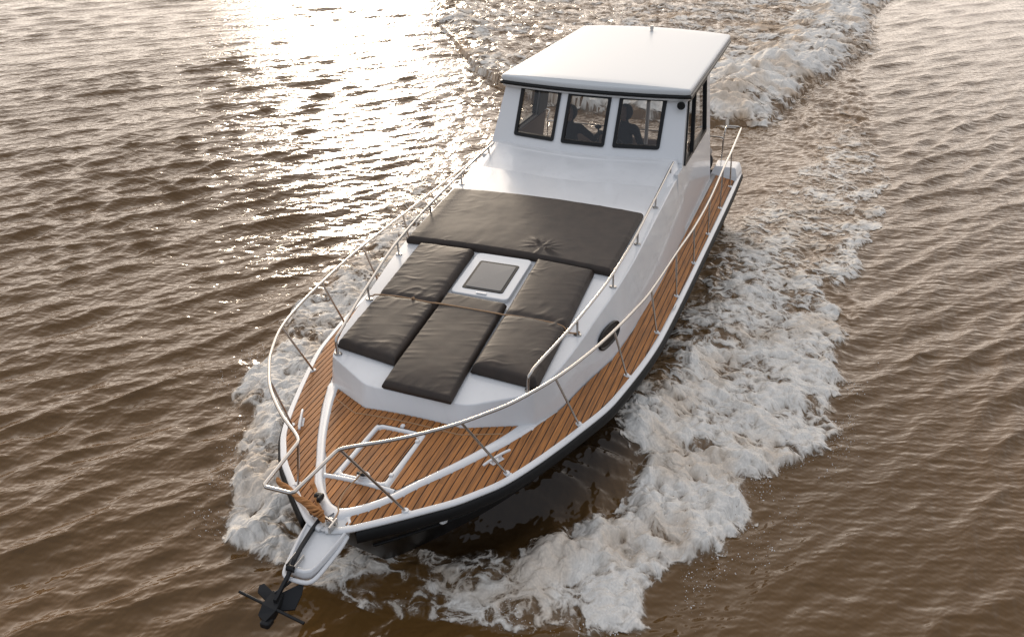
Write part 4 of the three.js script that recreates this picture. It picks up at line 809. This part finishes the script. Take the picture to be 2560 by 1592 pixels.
// ---------------------------------------------------------------- foam
function foamSheet(name, label, x0, x1, z0, z1, cell, TW, TH, lift, scale) {
  const dens = densAt;
  // texture: colour with alpha, and fine relief
  const px = new Uint8Array(TW * TH * 4), bp = new Uint8Array(TW * TH * 4);
  for (let j = 0; j < TH; j++) for (let i = 0; i < TW; i++) {
    const x = lerp(x0, x1, (i + 0.5) / TW), z = lerp(z0, z1, (j + 0.5) / TH), f = dens(x, z), o = (j * TW + i) * 4;
    if (f < 0.015) { px[o] = px[o + 1] = px[o + 2] = 200; bp[o] = bp[o + 1] = bp[o + 2] = 0; bp[o + 3] = 255; continue; }
    const X = x / scale, Z = z / scale, wx = X + 0.22 * noise(X * 2.1, Z * 2.1) + 0.09 * noise(X * 6, Z * 6 + 3), wz = Z + 0.22 * noise(X * 2.1 + 9, Z * 2.1) + 0.09 * noise(X * 6 + 4, Z * 6);
    cells(wx * 2.6, wz * 3.4); const l1 = F2 - F1, h1 = F1; cells(wx * 6.3 + 3, wz * 7.5); const l2 = F2 - F1, h2 = F1; cells(wx * 15, wz * 17); const l3 = F2 - F1, h3 = F1;
    const lace = 0.5 * (1 - sst(0.02, 0.42, l1)) + 0.32 * (1 - sst(0.02, 0.5, l2)) + 0.18 * (1 - sst(0.05, 0.6, l3));
    const n = fbm(wx * 1.7, wz * 1.7, 5, 0.55);
    const hp = lumps(x, z, z > -15.2 ? 0.17 : 0.42), hp2 = lumps(x + 31, z, z > -15.2 ? 0.38 : 0.9);
    const v = f * 0.90 + 0.30 * n + 0.75 * (lace - 0.45) * (1.1 - 0.25 * f) + 0.62 * (hp - 0.30) + 0.42 * (hp2 - 0.30);
    const fine = 0.16 * (cells(X * 34, Z * 38) - 0.5);
    let al = 0.55 * sst(0.2, 1.1, v + fine) + 0.45 * sst(0.5, 0.76, v + fine * 1.6);
    const froth = 0.5 + 0.5 * fbm(X * 0.8 + 40, Z * 0.8, 4);
    const thick = sst(0.55, 1.15, v);
    const dot = 0.94 + 0.06 * noise(X * 40, Z * 40);
    const mud = sst(0.45, 0.8, froth) * (z < -14 ? 0.95 - 0.5 * f : 0.3) + (1 - thick) * 0.2;
    const c = clamp(mud);
    px[o] = 255 * clamp(lerp(0.93, 0.76, c) * dot); px[o + 1] = 255 * clamp(lerp(0.905, 0.64, c) * dot); px[o + 2] = 255 * clamp(lerp(0.865, 0.51, c) * dot); px[o + 3] = 255 * al * (0.8 + 0.2 * thick);
    const hgt = 0.42 * Math.max(0, 1 - h2 * h2 * 1.3) + 0.28 * Math.max(0, 1 - h3 * h3 * 1.3) + 0.22 * (0.5 + 0.5 * n) ;
    bp[o] = bp[o + 1] = bp[o + 2] = 255 * clamp(hgt * (0.4 + 0.6 * al)); bp[o + 3] = 255;
  }
  const map = dataTexture(TW, TH, px, true, false), bump = dataTexture(TW, TH, bp, false, false);
  const nx = Math.round((x1 - x0) / cell), nz = Math.round((z1 - z0) / cell), id = new Int32Array((nx + 1) * (nz + 1)).fill(-1), pos = [], uv = [], idx = [], out = [0, 0, 0, 0];
  const fd = new Float32Array((nx + 1) * (nz + 1)); for (let j = 0; j <= nz; j++) for (let i = 0; i <= nx; i++) fd[j * (nx + 1) + i] = dens(x0 + i * cell, z0 + j * cell);
  const vert = (i, j) => { const k = j * (nx + 1) + i; if (id[k] < 0) { const x = x0 + i * cell, z = z0 + j * cell, f = fd[k]; surface(x, z, out); id[k] = pos.length / 3; pos.push(out[0], out[1] + lift, out[2]); uv.push((x - x0) / (x1 - x0), (z - z0) / (z1 - z0)); } return id[k]; };
  for (let j = 0; j < nz; j++) for (let i = 0; i < nx; i++) {
    const k = j * (nx + 1) + i; if (Math.max(fd[k], fd[k + 1], fd[k + nx + 1], fd[k + nx + 2]) < 0.03) continue;
    const x = x0 + (i + 0.5) * cell, z = z0 + (j + 0.5) * cell; if (z < 1.2 && z > -9.35 && Math.abs(x) < hullWater(z) - 0.12) continue;
    const a = vert(i, j), b = vert(i + 1, j), c = vert(i, j + 1), d = vert(i + 1, j + 1); idx.push(a, c, b, b, c, d);
  }
  const m = std(0.93, 0.93, 0.93, 0.75, { map, bumpMap: bump, bumpScale: 0.045 * scale, transparent: true, side: THREE.DoubleSide });
  const o = part(name, geom(pos, idx, uv), m); o.userData = { label, category: 'foam', kind: 'stuff' };
  return o;
}
foamSheet('bow_foam', 'white churned foam spreading from the bow along both sides of the black hull', -5.6, 5.6, -15.2, 2.3, 0.025, 2048, 2048, 0.013, 0.8);
foamSheet('wake_foam', 'pale brown and white breaking foam of the wake behind the stern', -22, 7.5, -46, -15.2, 0.06, 1536, 1536, 0.03, 1.7);

// spray: single drops thrown up along the bow wave
{
  const g = new THREE.IcosahedronGeometry(1, 1), N = 3600, m = new THREE.InstancedMesh(g, std(0.8, 0.79, 0.77, 0.4), N), q = new THREE.Object3D(), out = [0, 0, 0, 0];
  let n = 0, guard2 = 0;
  while (n < N && guard2++ < 400000) {
    const left = rnd() < 0.3, z = left ? lerp(-2, 1.7, rnd()) : lerp(-5, 1.8, Math.pow(rnd(), 0.7)), o = left ? xoL(z) : xoR(z), t = (rnd() + rnd() + rnd() + rnd() - 2.25) * 0.42, ax = o + t;
    const x = left ? -ax : ax; if (ax < hullWater(z) + 0.35 || noise(x * 2.4, z * 2.4) < -0.25 + 0.6 * rnd()) continue;
    surface(x, z, out); const h = 0.02 + 0.28 * Math.pow(rnd(), 3) * sst(-5, 0, z), r = 0.0016 + 0.0042 * Math.pow(rnd(), 5);
    q.position.set(out[0], out[1] + h, out[2]); q.scale.set(r, r * (0.8 + rnd()), r); q.rotation.set(rnd() * 3, rnd() * 3, rnd() * 3); q.updateMatrix(); m.setMatrixAt(n++, q.matrix);
  }
  m.count = n; m.name = 'spray'; m.castShadow = m.receiveShadow = true; m.userData = { label: 'fine white water drops thrown up along the outer edge of the bow wave', category: 'spray', kind: 'stuff' }; scene.add(m);
}

renderer.render(scene, camera);
